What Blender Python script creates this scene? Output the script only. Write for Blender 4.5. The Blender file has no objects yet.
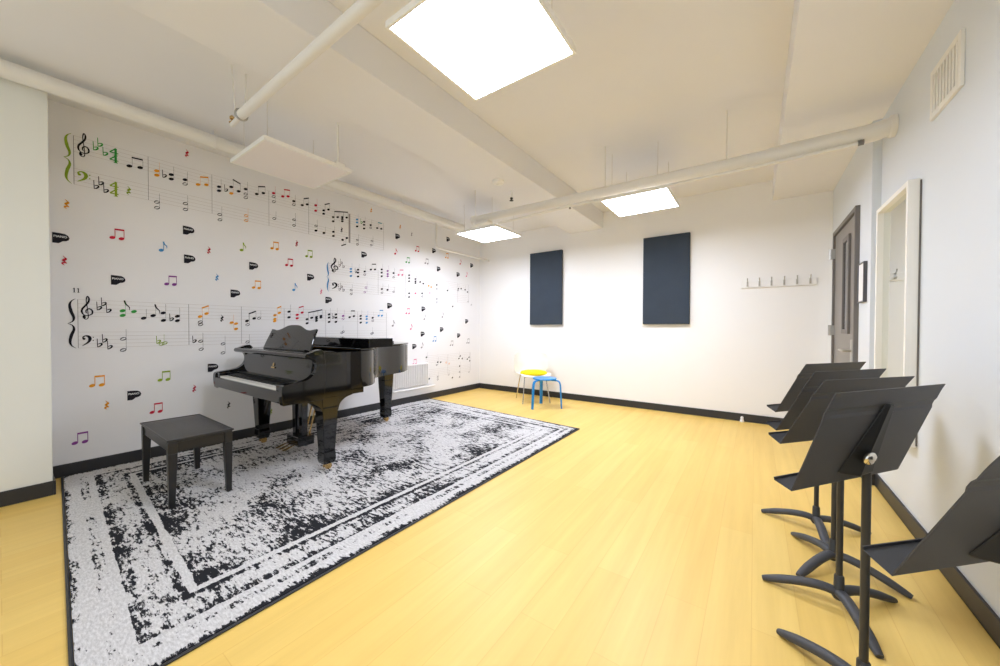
import bpy, bmesh, math, random
from mathutils import Vector, Matrix
random.seed(4)
PI = math.pi
scene = bpy.context.scene
col = scene.collection

# ------------------------------------------------------------------ colours and materials
def lin(h):
    h = h.lstrip('#')
    o = []
    for i in (0, 2, 4):
        c = int(h[i:i+2], 16) / 255
        o.append(c / 12.92 if c <= .04045 else ((c + .055) / 1.055) ** 2.4)
    return (*o, 1)

def mat(name, hexc, rough=.5, metal=0, spec=.5, bump=0, bscale=60, var=0, vscale=3, coat=0, emit=0):
    m = bpy.data.materials.new(name); m.use_nodes = True
    nt = m.node_tree; b = nt.nodes['Principled BSDF']
    b.inputs['Base Color'].default_value = lin(hexc)
    b.inputs['Roughness'].default_value = rough
    b.inputs['Metallic'].default_value = metal
    b.inputs['Specular IOR Level'].default_value = spec
    b.inputs['Coat Weight'].default_value = coat
    b.inputs['Coat Roughness'].default_value = .04
    tc = nt.nodes.new('ShaderNodeTexCoord')
    if var:
        n = nt.nodes.new('ShaderNodeTexNoise'); n.inputs['Scale'].default_value = vscale; n.inputs['Detail'].default_value = 4
        nt.links.new(tc.outputs['Object'], n.inputs['Vector'])
        mx = nt.nodes.new('ShaderNodeMix'); mx.data_type = 'RGBA'; mx.blend_type = 'MIX'
        c = lin(hexc)
        mx.inputs[6].default_value = tuple(min(1, v * (1 - var)) for v in c[:3]) + (1,)
        mx.inputs[7].default_value = tuple(min(1, v * (1 + var)) for v in c[:3]) + (1,)
        nt.links.new(n.outputs['Fac'], mx.inputs[0]); nt.links.new(mx.outputs[2], b.inputs['Base Color'])
    if bump:
        n2 = nt.nodes.new('ShaderNodeTexNoise'); n2.inputs['Scale'].default_value = bscale; n2.inputs['Detail'].default_value = 3
        nt.links.new(tc.outputs['Object'], n2.inputs['Vector'])
        bp = nt.nodes.new('ShaderNodeBump'); bp.inputs['Strength'].default_value = bump; bp.inputs['Distance'].default_value = .01
        nt.links.new(n2.outputs['Fac'], bp.inputs['Height']); nt.links.new(bp.outputs['Normal'], b.inputs['Normal'])
    if emit:
        b.inputs['Emission Color'].default_value = lin('#e6edff')
        b.inputs['Emission Strength'].default_value = emit
    return m

def floor_material():
    m = mat('maple_planks', '#e6bf72', .46, spec=.65)
    nt = m.node_tree; b = nt.nodes['Principled BSDF']
    tc = nt.nodes.new('ShaderNodeTexCoord')
    mp = nt.nodes.new('ShaderNodeMapping'); mp.inputs['Rotation'].default_value = (0, 0, PI/2)
    nt.links.new(tc.outputs['Object'], mp.inputs['Vector'])
    br = nt.nodes.new('ShaderNodeTexBrick'); br.offset = .37
    br.inputs['Color1'].default_value = lin('#eecb72'); br.inputs['Color2'].default_value = lin('#ebc56a')
    br.inputs['Mortar'].default_value = lin('#e4bb62'); br.inputs['Scale'].default_value = 1
    br.inputs['Mortar Size'].default_value = .0016; br.inputs['Mortar Smooth'].default_value = .3
    br.inputs['Brick Width'].default_value = 1.22; br.inputs['Row Height'].default_value = .152
    nt.links.new(mp.outputs['Vector'], br.inputs['Vector'])
    mp2 = nt.nodes.new('ShaderNodeMapping'); mp2.inputs['Scale'].default_value = (11, .55, 1)
    nt.links.new(tc.outputs['Object'], mp2.inputs['Vector'])
    no = nt.nodes.new('ShaderNodeTexNoise'); no.inputs['Scale'].default_value = 1.6; no.inputs['Detail'].default_value = 6; no.inputs['Roughness'].default_value = .62
    nt.links.new(mp2.outputs['Vector'], no.inputs['Vector'])
    rp = nt.nodes.new('ShaderNodeValToRGB')
    rp.color_ramp.elements[0].position = .3; rp.color_ramp.elements[0].color = (.86, .83, .76, 1)
    rp.color_ramp.elements[1].position = .7; rp.color_ramp.elements[1].color = (1.0, 1.0, 1.0, 1)
    nt.links.new(no.outputs['Fac'], rp.inputs['Fac'])
    mx = nt.nodes.new('ShaderNodeMix'); mx.data_type = 'RGBA'; mx.blend_type = 'MULTIPLY'; mx.inputs[0].default_value = .8
    nt.links.new(br.outputs['Color'], mx.inputs[6]); nt.links.new(rp.outputs['Color'], mx.inputs[7])
    nt.links.new(mx.outputs[2], b.inputs['Base Color'])
    return m

def rug_material(x0, x1, y0, y1):
    m = mat('distressed_rug', '#c9c7c4', .95, spec=.1)
    nt = m.node_tree; b = nt.nodes['Principled BSDF']; L = nt.links.new
    tc = nt.nodes.new('ShaderNodeTexCoord'); sx = nt.nodes.new('ShaderNodeSeparateXYZ'); L(tc.outputs['Object'], sx.inputs[0])
    def M(op, a, c):
        n = nt.nodes.new('ShaderNodeMath'); n.operation = op
        for i, v in enumerate((a, c)):
            if isinstance(v, (int, float)): n.inputs[i].default_value = v
            else: L(v, n.inputs[i])
        return n.outputs[0]
    X, Y = sx.outputs['X'], sx.outputs['Y']
    wob = nt.nodes.new('ShaderNodeTexNoise'); wob.inputs['Scale'].default_value = 9; L(tc.outputs['Object'], wob.inputs['Vector'])
    wv = M('MULTIPLY', M('SUBTRACT', wob.outputs['Fac'], .5), .014)
    d = M('MINIMUM', M('MINIMUM', M('SUBTRACT', X, x0), M('SUBTRACT', x1, X)), M('MINIMUM', M('SUBTRACT', M('ADD', Y, M('MULTIPLY', X, .0585)), y0), M('SUBTRACT', y1, M('ADD', Y, M('MULTIPLY', X, .083)))))
    d = M('ADD', d, wv)
    rp = nt.nodes.new('ShaderNodeValToRGB'); cr = rp.color_ramp; cr.interpolation = 'LINEAR'
    stops = [(0, .66), (.02, .56), (.035, .44), (.05, .40), (.055, .27), (.088, .27), (.095, .46), (.13, .44), (.136, .22), (.16, .22), (.168, .56), (.205, .53), (.215, .45),
             (.30, .44), (.315, .57), (.335, .55), (.342, .2), (.365, .2), (.375, .56), (.45, .50), (.6, .462), (1.0, .462)]
    while len(cr.elements) > 1: cr.elements.remove(cr.elements[-1])
    cr.elements[0].position = 0; cr.elements[0].color = (stops[0][1],) * 3 + (1,)
    for p, v in stops[1:]:
        e = cr.elements.new(p); e.color = (v, v, v, 1)
    L(d, rp.inputs['Fac'])
    # streaky wear noise, short threads across the rug
    mp = nt.nodes.new('ShaderNodeMapping'); mp.inputs['Scale'].default_value = (13, 36, 1); L(tc.outputs['Object'], mp.inputs['Vector'])
    n1 = nt.nodes.new('ShaderNodeTexNoise'); n1.inputs['Scale'].default_value = 1.0; n1.inputs['Detail'].default_value = 7; n1.inputs['Roughness'].default_value = .72; L(mp.outputs[0], n1.inputs['Vector'])
    n2 = nt.nodes.new('ShaderNodeTexNoise'); n2.inputs['Scale'].default_value = 2.6; n2.inputs['Detail'].default_value = 3; L(tc.outputs['Object'], n2.inputs['Vector'])
    bias = M('ADD', rp.outputs['Color'], M('MULTIPLY', M('SUBTRACT', n2.outputs['Fac'], .5), .62))
    mp4 = nt.nodes.new('ShaderNodeMapping'); mp4.inputs['Scale'].default_value = (34, 90, 1); L(tc.outputs['Object'], mp4.inputs['Vector'])
    n4 = nt.nodes.new('ShaderNodeTexNoise'); n4.inputs['Scale'].default_value = 1.0; n4.inputs['Detail'].default_value = 3; L(mp4.outputs[0], n4.inputs['Vector'])
    bias = M('ADD', bias, M('MULTIPLY', M('SUBTRACT', n4.outputs['Fac'], .5), .45))
    s = M('SUBTRACT', bias, n1.outputs['Fac'])
    ss = nt.nodes.new('ShaderNodeMapRange'); ss.interpolation_type = 'SMOOTHSTEP'; ss.inputs['From Min'].default_value = -.03; ss.inputs['From Max'].default_value = .05
    L(s, ss.inputs['Value'])
    n3 = nt.nodes.new('ShaderNodeTexNoise'); n3.inputs['Scale'].default_value = 3.2; n3.inputs['Detail'].default_value = 8; n3.inputs['Roughness'].default_value = .7; L(mp.outputs[0], n3.inputs['Vector'])
    lt = nt.nodes.new('ShaderNodeValToRGB'); lt.color_ramp.elements[0].position = .25; lt.color_ramp.elements[0].color = lin('#a3a09e'); lt.color_ramp.elements[1].position = .62; lt.color_ramp.elements[1].color = lin('#d9d7d6')
    L(n3.outputs['Fac'], lt.inputs['Fac'])
    mx = nt.nodes.new('ShaderNodeMix'); mx.data_type = 'RGBA'; L(ss.outputs[0], mx.inputs[0]); L(lt.outputs['Color'], mx.inputs[6]); mx.inputs[7].default_value = lin('#26262a')
    L(mx.outputs[2], b.inputs['Base Color'])
    return m

def acoustic_material():
    m = mat('acoustic_fabric', '#3c444e', .9, spec=.15, bump=.3, bscale=420, var=.12, vscale=5)
    return m

MT = dict(
    mural=mat('mural_wall_paint', '#e8e7e7', .6, spec=.25, var=.015),
    white=mat('white_wall_paint', '#f0efed', .6, spec=.25, var=.012),
    near=mat('near_wall_paint', '#e4e5de', .6, spec=.25, var=.012),
    blue=mat('pale_blue_grey_paint', '#dadfe4', .55, spec=.3, var=.012),
    ceil=mat('ceiling_paint', '#e9e8e8', .75, spec=.15, var=.012),
    base=mat('black_rubber_base', '#2b2b2d', .45),
    pipe=mat('painted_pipe', '#e4e1da', .45, bump=.03, bscale=14),
    floor=floor_material(),
    black_lacquer=mat('black_lacquer', '#0b0b0c', .06, spec=.5, coat=.15),
    black_satin=mat('black_satin_wood', '#1d1c1c', .3, spec=.5),
    leather=mat('black_leatherette', '#3c3a3a', .42, bump=.15, bscale=260),
    brass=mat('polished_brass', '#cfae74', .25, metal=1),
    gold=mat('gold_plate', '#c39a55', .35, metal=.9),
    ivory=mat('ivory_keys', '#f2f0ea', .25),
    ebony=mat('ebony_keys', '#141414', .35),
    stand=mat('black_powder_coat', '#444446', .5, spec=.35, bump=.05, bscale=500),
    standpole=mat('black_enamel_tube', '#333333', .38, spec=.45),
    knob=mat('chrome_bolt', '#e2ddd2', .12, metal=1),
    chrome=mat('chrome_tube', '#c9c6c2', .2, metal=1),
    shell=mat('white_shell_plastic', '#edebe8', .35),
    cushion=mat('yellow_cushion', '#dfce1c', .8, spec=.2, bump=.1, bscale=200),
    stoolblue=mat('blue_lacquer', '#1583cc', .35),
    acoustic=acoustic_material(),
    door=mat('taupe_door', '#85807a', .4),
    doorframe=mat('dark_door_frame', '#6d6863', .45),
    glassdark=mat('dark_door_glass', '#3a3d42', .08, spec=.6),
    hinge=mat('satin_steel', '#b9b7b2', .3, metal=.9),
    frame_white=mat('white_frame_paint', '#f1efe8', .4),
    mirror=mat('mirror_glass', '#e6eae6', .02, metal=1),
    signface=mat('white_sign_face', '#eeeeee', .4),
    signedge=mat('dark_sign_edge', '#4a4a50', .4),
    vent=mat('vent_enamel', '#e9e7e0', .45),
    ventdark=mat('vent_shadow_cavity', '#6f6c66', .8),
    lamp_on=mat('lit_diffuser', '#ffffff', .5, emit=25),
    lamp_off=mat('unlit_diffuser', '#efe8e4', .5),
    wire=mat('suspension_wire', '#cfc9bf', .4),
    black=mat('black_plastic', '#1b1b1b', .45),
    redcable=mat('red_brown_cable', '#7a3b33', .6),
    radiator=mat('radiator_enamel', '#eceae8', .4),
    line=mat('staff_line_ink', '#cbc5c0', .7, spec=.1),
    whiteink=mat('white_lettering', '#dedede', .7, spec=.1),
)
INK = {k: mat('ink_' + k, h_, .7, spec=.1) for k, h_ in dict(black='#26242a', green='#3f9a48', lime='#8fa838', orange='#e59a2c', red='#c22a3e',
       purple='#8a4a92', blue='#4d8fc4', teal='#3f97a5', pink='#dd6a8c', grey='#8d8789').items()}

# ------------------------------------------------------------------ mesh building
class MB:
    def __init__(s): s.v = []; s.f = []
    def add(s, vs, fs):
        o = len(s.v); s.v += [tuple(v) for v in vs]; s.f += [tuple(i + o for i in f) for f in fs]; return s
    def box(s, x0, x1, y0, y1, z0, z1):
        vs = [(x, y, z) for z in (z0, z1) for y in (y0, y1) for x in (x0, x1)]
        return s.add(vs, [(0, 2, 3, 1), (4, 5, 7, 6), (0, 1, 5, 4), (2, 6, 7, 3), (0, 4, 6, 2), (1, 3, 7, 5)])
    def frustum(s, c, z0, z1, w0, d0, w1, d1, c1=None):
        c1 = c1 or c
        vs = []
        for (cc, z, w, d) in ((c, z0, w0, d0), (c1, z1, w1, d1)):
            for sy in (-.5, .5):
                for sx_ in (-.5, .5): vs.append((cc[0] + sx_ * w, cc[1] + sy * d, z))
        return s.add(vs, [(0, 2, 3, 1), (4, 5, 7, 6), (0, 1, 5, 4), (2, 6, 7, 3), (0, 4, 6, 2), (1, 3, 7, 5)])
    def tube(s, pts, r, seg=12, flat=None, up=None):
        pts = [Vector(p) for p in pts]; n = len(pts)
        rs = r if isinstance(r, (list, tuple)) else [r] * n
        ref = Vector(up) if up else None
        base = len(s.v); prev = None
        for i, p in enumerate(pts):
            t = (pts[min(i + 1, n - 1)] - pts[max(i - 1, 0)]).normalized()
            if prev is None:
                a = ref if ref else (Vector((0, 0, 1)) if abs(t.z) < .9 else Vector((1, 0, 0)))
                nrm = (a - t * a.dot(t)).normalized()
            else:
                nrm = (prev - t * prev.dot(t)).normalized()
            prev = nrm; bn = t.cross(nrm)
            fl = flat[i] if isinstance(flat, (list, tuple)) else (flat or 1)
            for k in range(seg):
                a = 2 * PI * k / seg
                s.v.append(tuple(p + nrm * math.cos(a) * rs[i] * fl + bn * math.sin(a) * rs[i]))
        for i in range(n - 1):
            for k in range(seg):
                a, b_ = base + i * seg + k, base + i * seg + (k + 1) % seg
                s.f.append((a, b_, b_ + seg, a + seg))
        s.f.append(tuple(base + k for k in range(seg))[::-1])
        s.f.append(tuple(base + (n - 1) * seg + k for k in range(seg)))
        return s
    def prism(s, pts, axis, a, b):
        """outline in the two other axes, extruded along axis from a to b"""
        n = len(pts)
        def P(p, t):
            if axis == 0: return (t, p[0], p[1])
            if axis == 1: return (p[0], t, p[1])
            return (p[0], p[1], t)
        vs = [P(p, a) for p in pts] + [P(p, b) for p in pts]
        fs = [tuple(range(n))[::-1], tuple(range(n, 2 * n))] + [(i, (i + 1) % n, n + (i + 1) % n, n + i) for i in range(n)]
        return s.add(vs, fs)
    def lathe(s, prof, c, seg=24, axis=2):
        base = len(s.v)
        for r, h in prof:
            for k in range(seg):
                a = 2 * PI * k / seg; u, w = r * math.cos(a), r * math.sin(a)
                s.v.append((c[0] + u, c[1] + w, c[2] + h) if axis == 2 else ((c[0] + h, c[1] + u, c[2] + w) if axis == 0 else (c[0] + u, c[1] + h, c[2] + w)))
        for i in range(len(prof) - 1):
            for k in range(seg):
                a, b_ = base + i * seg + k, base + i * seg + (k + 1) % seg
                s.f.append((a, b_, b_ + seg, a + seg))
        s.f.append(tuple(base + k for k in range(seg))[::-1]); s.f.append(tuple(base + (len(prof) - 1) * seg + k for k in range(seg)))
        return s
    def xf(s, m):
        s.v = [tuple(m @ Vector(v)) for v in s.v]; return s
    def build(s, name, material, parent=None, bevel=0, smooth=False, segs=2, label=None):
        off = Vector((0, 0, 0))
        if parent is not None:
            q = parent
            while q is not None:
                if not q.get('local_frame'): off += q.location
                q = q.parent
        me = bpy.data.meshes.new(name)
        me.from_pydata([tuple(Vector(v) - off) for v in s.v], [], s.f); me.update()
        bm = bmesh.new(); bm.from_mesh(me); bmesh.ops.recalc_face_normals(bm, faces=bm.faces); bm.to_mesh(me); bm.free()
        me.materials.append(material)
        if smooth:
            for p in me.polygons: p.use_smooth = True
        o = bpy.data.objects.new(name, me); col.objects.link(o)
        if parent is not None: o.parent = parent
        if bevel:
            b = o.modifiers.new('bevel', 'BEVEL'); b.width = bevel; b.segments = segs; b.limit_method = 'ANGLE'; b.angle_limit = math.radians(40)
        if smooth:
            try: me.set_sharp_from_angle(angle=math.radians(42))
            except Exception: pass
        if label: o['label'] = label
        return o

def thing(name, label, cat, loc=(0, 0, 0), group=None, rotz=0):
    o = bpy.data.objects.new(name, None); o.empty_display_size = .05; col.objects.link(o)
    o.location = loc; o.rotation_euler = (0, 0, rotz)
    o['label'] = label; o['category'] = cat
    if group: o['group'] = group
    return o
def tag(o, label, cat, group=None):
    o['label'] = label; o['category'] = cat
    if group: o['group'] = group
    return o
def struct(o): o['kind'] = 'structure'; return o

# ------------------------------------------------------------------ camera
yaw, pitch, roll, FPX = -.618891676, -.0133210784, .00289631633, 358.0196
fw = Vector((math.sin(yaw) * math.cos(pitch), math.cos(yaw) * math.cos(pitch), math.sin(pitch)))
rt = Vector((math.cos(yaw), -math.sin(yaw), 0)); up = rt.cross(fw)
r2 = rt * math.cos(roll) + up * math.sin(roll); u2 = -rt * math.sin(roll) + up * math.cos(roll)
cam = bpy.data.cameras.new('camera'); cam.sensor_width = 36; cam.lens = FPX / 1000 * 36; cam.clip_start = .02
co = bpy.data.objects.new('camera', cam); col.objects.link(co)
co.matrix_world = Matrix(((r2.x, u2.x, -fw.x, 0), (r2.y, u2.y, -fw.y, 0), (r2.z, u2.z, -fw.z, 1.15), (0, 0, 0, 1)))
scene.camera = co

# ------------------------------------------------------------------ room shell
XL, XN, XR, XD = -4.31, -3.91, .74, .69       # mural wall, near left pier, right wall, door wall
YB, YF, YS = 5.375, -1.7, 3.745               # back wall, front wall, step in right wall
YN, ZC, ZBM, ZSF = .212, 2.92, 2.674, 2.68
T = .12
struct(MB().box(XL - T, XR + T, YF - T, YB + T, -.1, 0).build('floor', MT['floor']))
struct(MB().box(XL - T, XR + T, YF - T, YB + T, ZC, ZC + .1).build('ceiling', MT['ceil']))
struct(MB().box(XL - T, XL, YN - .02, YB, 0, ZC).build('wall_left', MT['mural']))
struct(MB().box(XL - T, XN, YF, YN, 0, ZC).build('wall_left_pier', MT['near'], bevel=.004))
struct(MB().box(XL - T, XR + T, YB, YB + T, 0, ZC).build('wall_back', MT['white']))
struct(MB().box(XR, XR + T, YF, YS, 0, ZC).build('wall_right', MT['blue']))
struct(MB().box(XD, XR + T, YS, YB, 0, ZC).build('wall_right_door', MT['blue'], bevel=.003))
# dropped beam along the room and dropped strip over the right wall
struct(MB().box(-2.445, -1.9, YF, YB, ZBM, ZC).build('ceiling_beam', MT['ceil'], bevel=.006))
struct(MB().box(.155, XR + .02, YF, YB, ZSF, ZC).build('ceiling_soffit', MT['ceil'], bevel=.004))
# baseboards
bh, bt = .097, .012
struct(MB().box(XL, XL + bt, YN, YB, 0, bh).build('baseboard_left', MT['base'], bevel=.003))
struct(MB().box(XN, XN + bt, YF, YN, 0, bh).box(XL, XN + bt, YN, YN + bt, 0, bh).build('baseboard_left_pier', MT['base'], bevel=.003))
struct(MB().box(XL, XD, YB - bt, YB, 0, bh).build('baseboard_back', MT['base'], bevel=.003))
struct(MB().box(XR - bt, XR, YF, YS, 0, bh).box(XR - bt - .0, XR, YF, YS, 0, .012).build('baseboard_right', MT['base'], bevel=.003))
struct(MB().box(XD - bt, XD, 5.14, YB, 0, bh).box(XD - bt, XD, YS, 4.09, 0, bh).box(XD - bt, XR, YS - bt, YS, 0, bh).build('baseboard_right_door', MT['base'], bevel=.003))
# slightly lower ceiling between beam and mural
ZL = 2.85
struct(MB().box(XL - T, -2.44, YF - T, YB, ZL, ZC).build('ceiling_left', MT['ceil']))

# ------------------------------------------------------------------ door
d = struct(MB().box(XD - .012, XD - .002, 4.128, 5.105, .01, 2.12).build('door_1', MT['door'], bevel=.002))
struct(MB().box(XD - .03, XD + .01, 4.09, 4.125, 0, 2.165).box(XD - .03, XD + .01, 5.108, 5.14, 0, 2.165).box(XD - .03, XD + .01, 4.125, 5.108, 2.125, 2.165).build('door_frame', MT['doorframe'], d, bevel=.003))
MB().box(XD - .02, XD - .008, 4.40, 4.58, 1.15, 1.95).build('door_window', MT['glassdark'], d)
MB().box(XD - .03, XD - .008, 4.34, 4.40, 1.11, 1.99).box(XD - .03, XD - .008, 4.58, 4.61, 1.11, 1.99).box(XD - .03, XD - .008, 4.40, 4.58, 1.95, 1.99).box(XD - .03, XD - .008, 4.40, 4.58, 1.11, 1.15).build('window_bead', MT['doorframe'], d, bevel=.002)
hd = MB().box(XD - .022, XD - .010, 4.20, 4.265, .87, 1.06).build('handle_plate', MT['hinge'], d, bevel=.004)
MB().tube([(XD - .02, 4.235, .965), (XD - .07, 4.235, .965), (XD - .075, 4.26, .966), (XD - .075, 4.38, .968)], [.011, .011, .011, .009], 10).build('lever', MT['hinge'], hd, smooth=True)
for z in (1.94, 1.14, .35):
    MB().tube([(XD - .045, 5.13, z - .055), (XD - .045, 5.13, z + .055)], .013, 10).box(XD - .045, XD - .012, 5.10, 5.16, z - .05, z + .05).build('hinge', MT['hinge'], d)

# ------------------------------------------------------------------ sign, mirror, vent, hooks, panels
t = thing('wall_sign', 'small white sign with a dark edge on the wall beside the door', 'sign', (XD, 3.93, 1.36))
MB().box(XD - .004, XD, 3.83, 4.03, 1.365, 1.665).box(XD - .022, XD, 3.83, 3.845, 1.36, 1.67).box(XD - .022, XD, 4.015, 4.03, 1.36, 1.67).box(XD - .022, XD, 3.845, 4.015, 1.36, 1.37).box(XD - .022, XD, 3.845, 4.015, 1.66, 1.67).build('frame', MT['signedge'], t, bevel=.002)
MB().box(XD - .016, XD - .004, 3.845, 4.015, 1.37, 1.66).build('face', MT['signface'], t)

MX = .688; y0, y1, z0, z1 = 2.96, 3.60, .49, 1.985
t = thing('wall_mirror', 'tall mirror in a deep white frame on the right wall', 'mirror', (XR, 3.28, z0))
MB().box(MX, XR - .004, y0, y0 + .028, z0, z1).box(MX, XR - .004, y1 - .028, y1, z0, z1).box(MX, XR - .004, y0 + .028, y1 - .028, z1 - .028, z1).box(MX, XR - .004, y0 + .028, y1 - .028, z0, z0 + .028).build('frame', MT['frame_white'], t, bevel=.002)
MB().box(XR - .02, XR - .012, y0 + .02, y1 - .02, z0 + .02, z1 - .02).build('mirror_glass', MT['mirror'], t)
MB().box(XR - .007, XR, y0 - .004, y1 - .01, z0 + .01, z1 - .01).build('shadow_gap_board', MT['doorframe'], t)  # dark sheet that paints in the shadow gap between mirror frame and wall

y0, y1, z0, z1 = 2.475, 2.815, 2.226, 2.476
t = thing('air_vent', 'white air vent grille with upright slats high on the right wall', 'vent', (XR, 2.66, z0))
MB().box(XR - .014, XR, y0, y0 + .03, z0, z1).box(XR - .014, XR, y1 - .03, y1, z0, z1).box(XR - .014, XR, y0 + .03, y1 - .03, z0, z0 + .03).box(XR - .014, XR, y0 + .03, y1 - .03, z1 - .03, z1).build('frame', MT['vent'], t, bevel=.003)
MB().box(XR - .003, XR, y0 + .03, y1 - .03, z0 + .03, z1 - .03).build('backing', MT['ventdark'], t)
for k in range(8):
    yy = y0 + .048 + k * .035
    MB().box(XR - .012, XR - .004, yy - .009, yy + .009, z0 + .03, z1 - .03).build('slat', MT['vent'], t, bevel=.001)

t = thing('coat_hook_rail', 'white wall rail with six small metal coat hooks on the back wall', 'coat rack', (.21, YB, 1.65))
MB().box(-.145, .563, YB - .02, YB, 1.65, 1.735).build('rail', MT['white'], t, bevel=.003)
for x in (-.081, .037, .154, .273, .388, .505):
    b = MB()
    b.box(x - .009, x + .009, YB - .026, YB - .019, 1.668, 1.728)
    b.tube([(x, YB - .022, 1.715), (x, YB - .045, 1.725), (x, YB - .07, 1.745), (x, YB - .075, 1.765)], [.006, .005, .005, .007], 8)
    b.tube([(x, YB - .022, 1.685), (x, YB - .04, 1.672), (x, YB - .055, 1.672), (x, YB - .062, 1.69)], [.006, .005, .005, .006], 8)
    b.build('hook', MT['hinge'], t, smooth=True)

for (a, b_, lab) in ((-3.162, -2.565, 'dark charcoal acoustic panel on back wall, left one above the white chair'), (-1.302, -.712, 'dark charcoal acoustic panel on back wall, right one nearer the coat hooks')):
    z0, z1 = 1.212, 2.43
    t = thing('acoustic_panel', lab, 'acoustic panel', ((a + b_) / 2, YB, z0), 'acoustic panels on the back wall')
    MB().box(a + .004, b_ - .004, YB - .05, YB, z0 + .004, z1 - .004).build('frame', MT['black'], t, bevel=.003)
    MB().box(a, b_, YB - .056, YB - .006, z0, z1).build('fabric_face', MT['acoustic'], t, bevel=.006)

tag(MB().lathe([(.022, 0), (.024, .01), (.02, .02), (.016, .035), (.0155, .06), (.008, .068)], (-.12, YB - .04, 0), 16).build('door_stop', MT['shell'], smooth=True), 'tiny white door stop on the floor at the back wall baseboard', 'door stop')

# ------------------------------------------------------------------ ceiling pipes
def arc(c, r, a0, a1, n, plane):
    o = []
    for i in range(n + 1):
        a = a0 + (a1 - a0) * i / n; u, w = r * math.cos(a), r * math.sin(a)
        o.append((c[0] + u, c[1] + w, c[2]) if plane == 'xy' else ((c[0] + u, c[1], c[2] + w) if plane == 'xz' else (c[0], c[1] + u, c[2] + w)))
    return o
t = thing('ceiling_pipe', 'thick white pipe running along the top of the mural wall', 'pipe', (-3.80, 2.0, 2.74), 'white ceiling pipes')
MB().tube([(-3.80, YF, 2.745), (-3.80, .5, 2.745), (-3.80, 4.30, 2.735)], .054, 20).build('pipe_run', MT['pipe'], t, smooth=True)
for y in (-.9, 1.1, 3.1):
    MB().tube([(-3.80, y, 2.795), (-3.80, y, ZL)], .004, 6).tube([(-3.80 + .056 * math.cos(a), y, 2.742 + .056 * math.sin(a)) for a in [k * PI / 9 for k in range(-1, 19)]], .004, 6).build('hanger', MT['pipe'], t)

PY, PZ = 3.44, 2.475
t = thing('ceiling_pipe', 'thick white pipe crossing the room under beam and soffit to the right wall', 'pipe', (-1, PY, PZ), 'white ceiling pipes')
MB().tube([(-2.84, PY, PZ + .012), (-1, PY, PZ + .004), (.05, PY, PZ), (.10, PY, PZ), (.60, PY, PZ)] + [(.60 + .09 * math.sin(a), PY, PZ + .02 - .02 * math.cos(a)) for a in (.4, .8, 1.2)] + [(.735, PY, PZ + .016)], [.042, .046, .048] + [.058] * 6, 20).build('pipe_run', MT['pipe'], t, smooth=True)
MB().lathe([(.064, 0), (.07, .006), (.07, .03)], (XR - .031, PY, PZ + .016), 24, axis=0).build('wall_collar', MT['pipe'], t, smooth=True)
MB().lathe([(.049, 0), (.049, .07)], (-2.87, PY, PZ + .012), 24, axis=0).build('end_cap', MT['pipe'], t, smooth=True)
MB().box(-2.80, -2.60, PY - .06, PY + .05, 2.41, 2.44).build('bracket', MT['pipe'], t)
for hx in (-2.83, -1.2, -.2): MB().tube([(hx, PY, PZ + .05), (hx, PY, ZC if hx > -2 else ZL)], .005, 6).build('hanger', MT['pipe'], t)

t = thing('ceiling_conduit', 'thin white conduit running just below the thick crossing pipe', 'conduit', (-1, 3.36, 2.40))
MB().tube([(-2.45, 3.40, 2.372), (-1.55, 3.40, 2.397), (-.0, 3.40, 2.398), (.56, 3.40, 2.408)], .0135, 12).build('tube', MT['pipe'], t, smooth=True)
MB().lathe([(.018, 0), (.018, .03)], (.555, 3.40, 2.412), 12, axis=0).tube([(.57, 3.40, 2.41), (.57, 3.43, 2.46)], .012, 8).build('clamp', MT['doorframe'], t)
MB().tube([(-1.55, 3.40, 2.39), (-1.55, 3.40, 2.37)], [.007, .012], 8).build('sprinkler_head', MT['doorframe'], t)

tag(MB().lathe([(.062, 0), (.062, -.018), (.05, -.03), (.03, -.034), (.022, -.034), (.018, -.044), (.0, -.045)], (-2.18, 3.02, ZBM), 24).build('smoke_detector', MT['frame_white'], smooth=True), 'round white smoke detector on the underside of the ceiling beam', 'smoke detector')
t = thing('ceiling_sprinkler', 'dark small sprinkler head hanging above the crossing pipe near the beam', 'sprinkler', (-2.22, 3.33, 2.60))
MB().tube([(-2.22, 3.33, 2.674), (-2.22, 3.33, 2.60)], .009, 10).build('stem', MT['frame_white'], t)
MB().lathe([(.006, 0), (.016, -.006), (.016, -.018), (.006, -.02), (.006, -.032), (.022, -.034), (.022, -.038)], (-2.22, 3.33, 2.605), 14).build('head', MT['black'], t)

SY, SZ = .935, 2.535
t = thing('sprinkler_pipe', 'white sprinkler pipe slanting across the upper left, hung below the beam', 'pipe', (-2, SY, SZ))
MB().tube([(-2.73, SY, SZ), (-.2, SY - .01, SZ), (XR, SY - .01, SZ)], .029, 16).build('pipe_run', MT['pipe'], t, smooth=True)
MB().tube([(-2.93, SY + .01, SZ), (-2.72, SY, SZ)], .015, 12).build('reducer', MT['pipe'], t, smooth=True)
MB().tube([(-2.74, SY - .035 * math.cos(a), SZ + .035 * math.sin(a)) for a in [k * PI / 8 for k in range(17)]], .006, 6).build('clamp', MT['hinge'], t)
for h0, h1 in (((-2.78, SY - .02, SZ + .03), (-2.78, SY - .04, ZL)), ((-2.78, SY + .03, SZ + .03), (-2.80, SY + .05, ZL)), ((-1.2, SY, SZ + .02), (-1.2, SY, ZC))):
    MB().tube([h0, h1], .005, 6).build('hanger', MT['pipe'], t)
MB().lathe([(.006, .03), (.014, .02), (.014, .005), (.005, 0), (.005, -.012), (.018, -.016), (.018, -.02)], (-2.93, SY + .01, SZ + .035), 12).build('sprinkler_head', MT['brass'], t)

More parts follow.
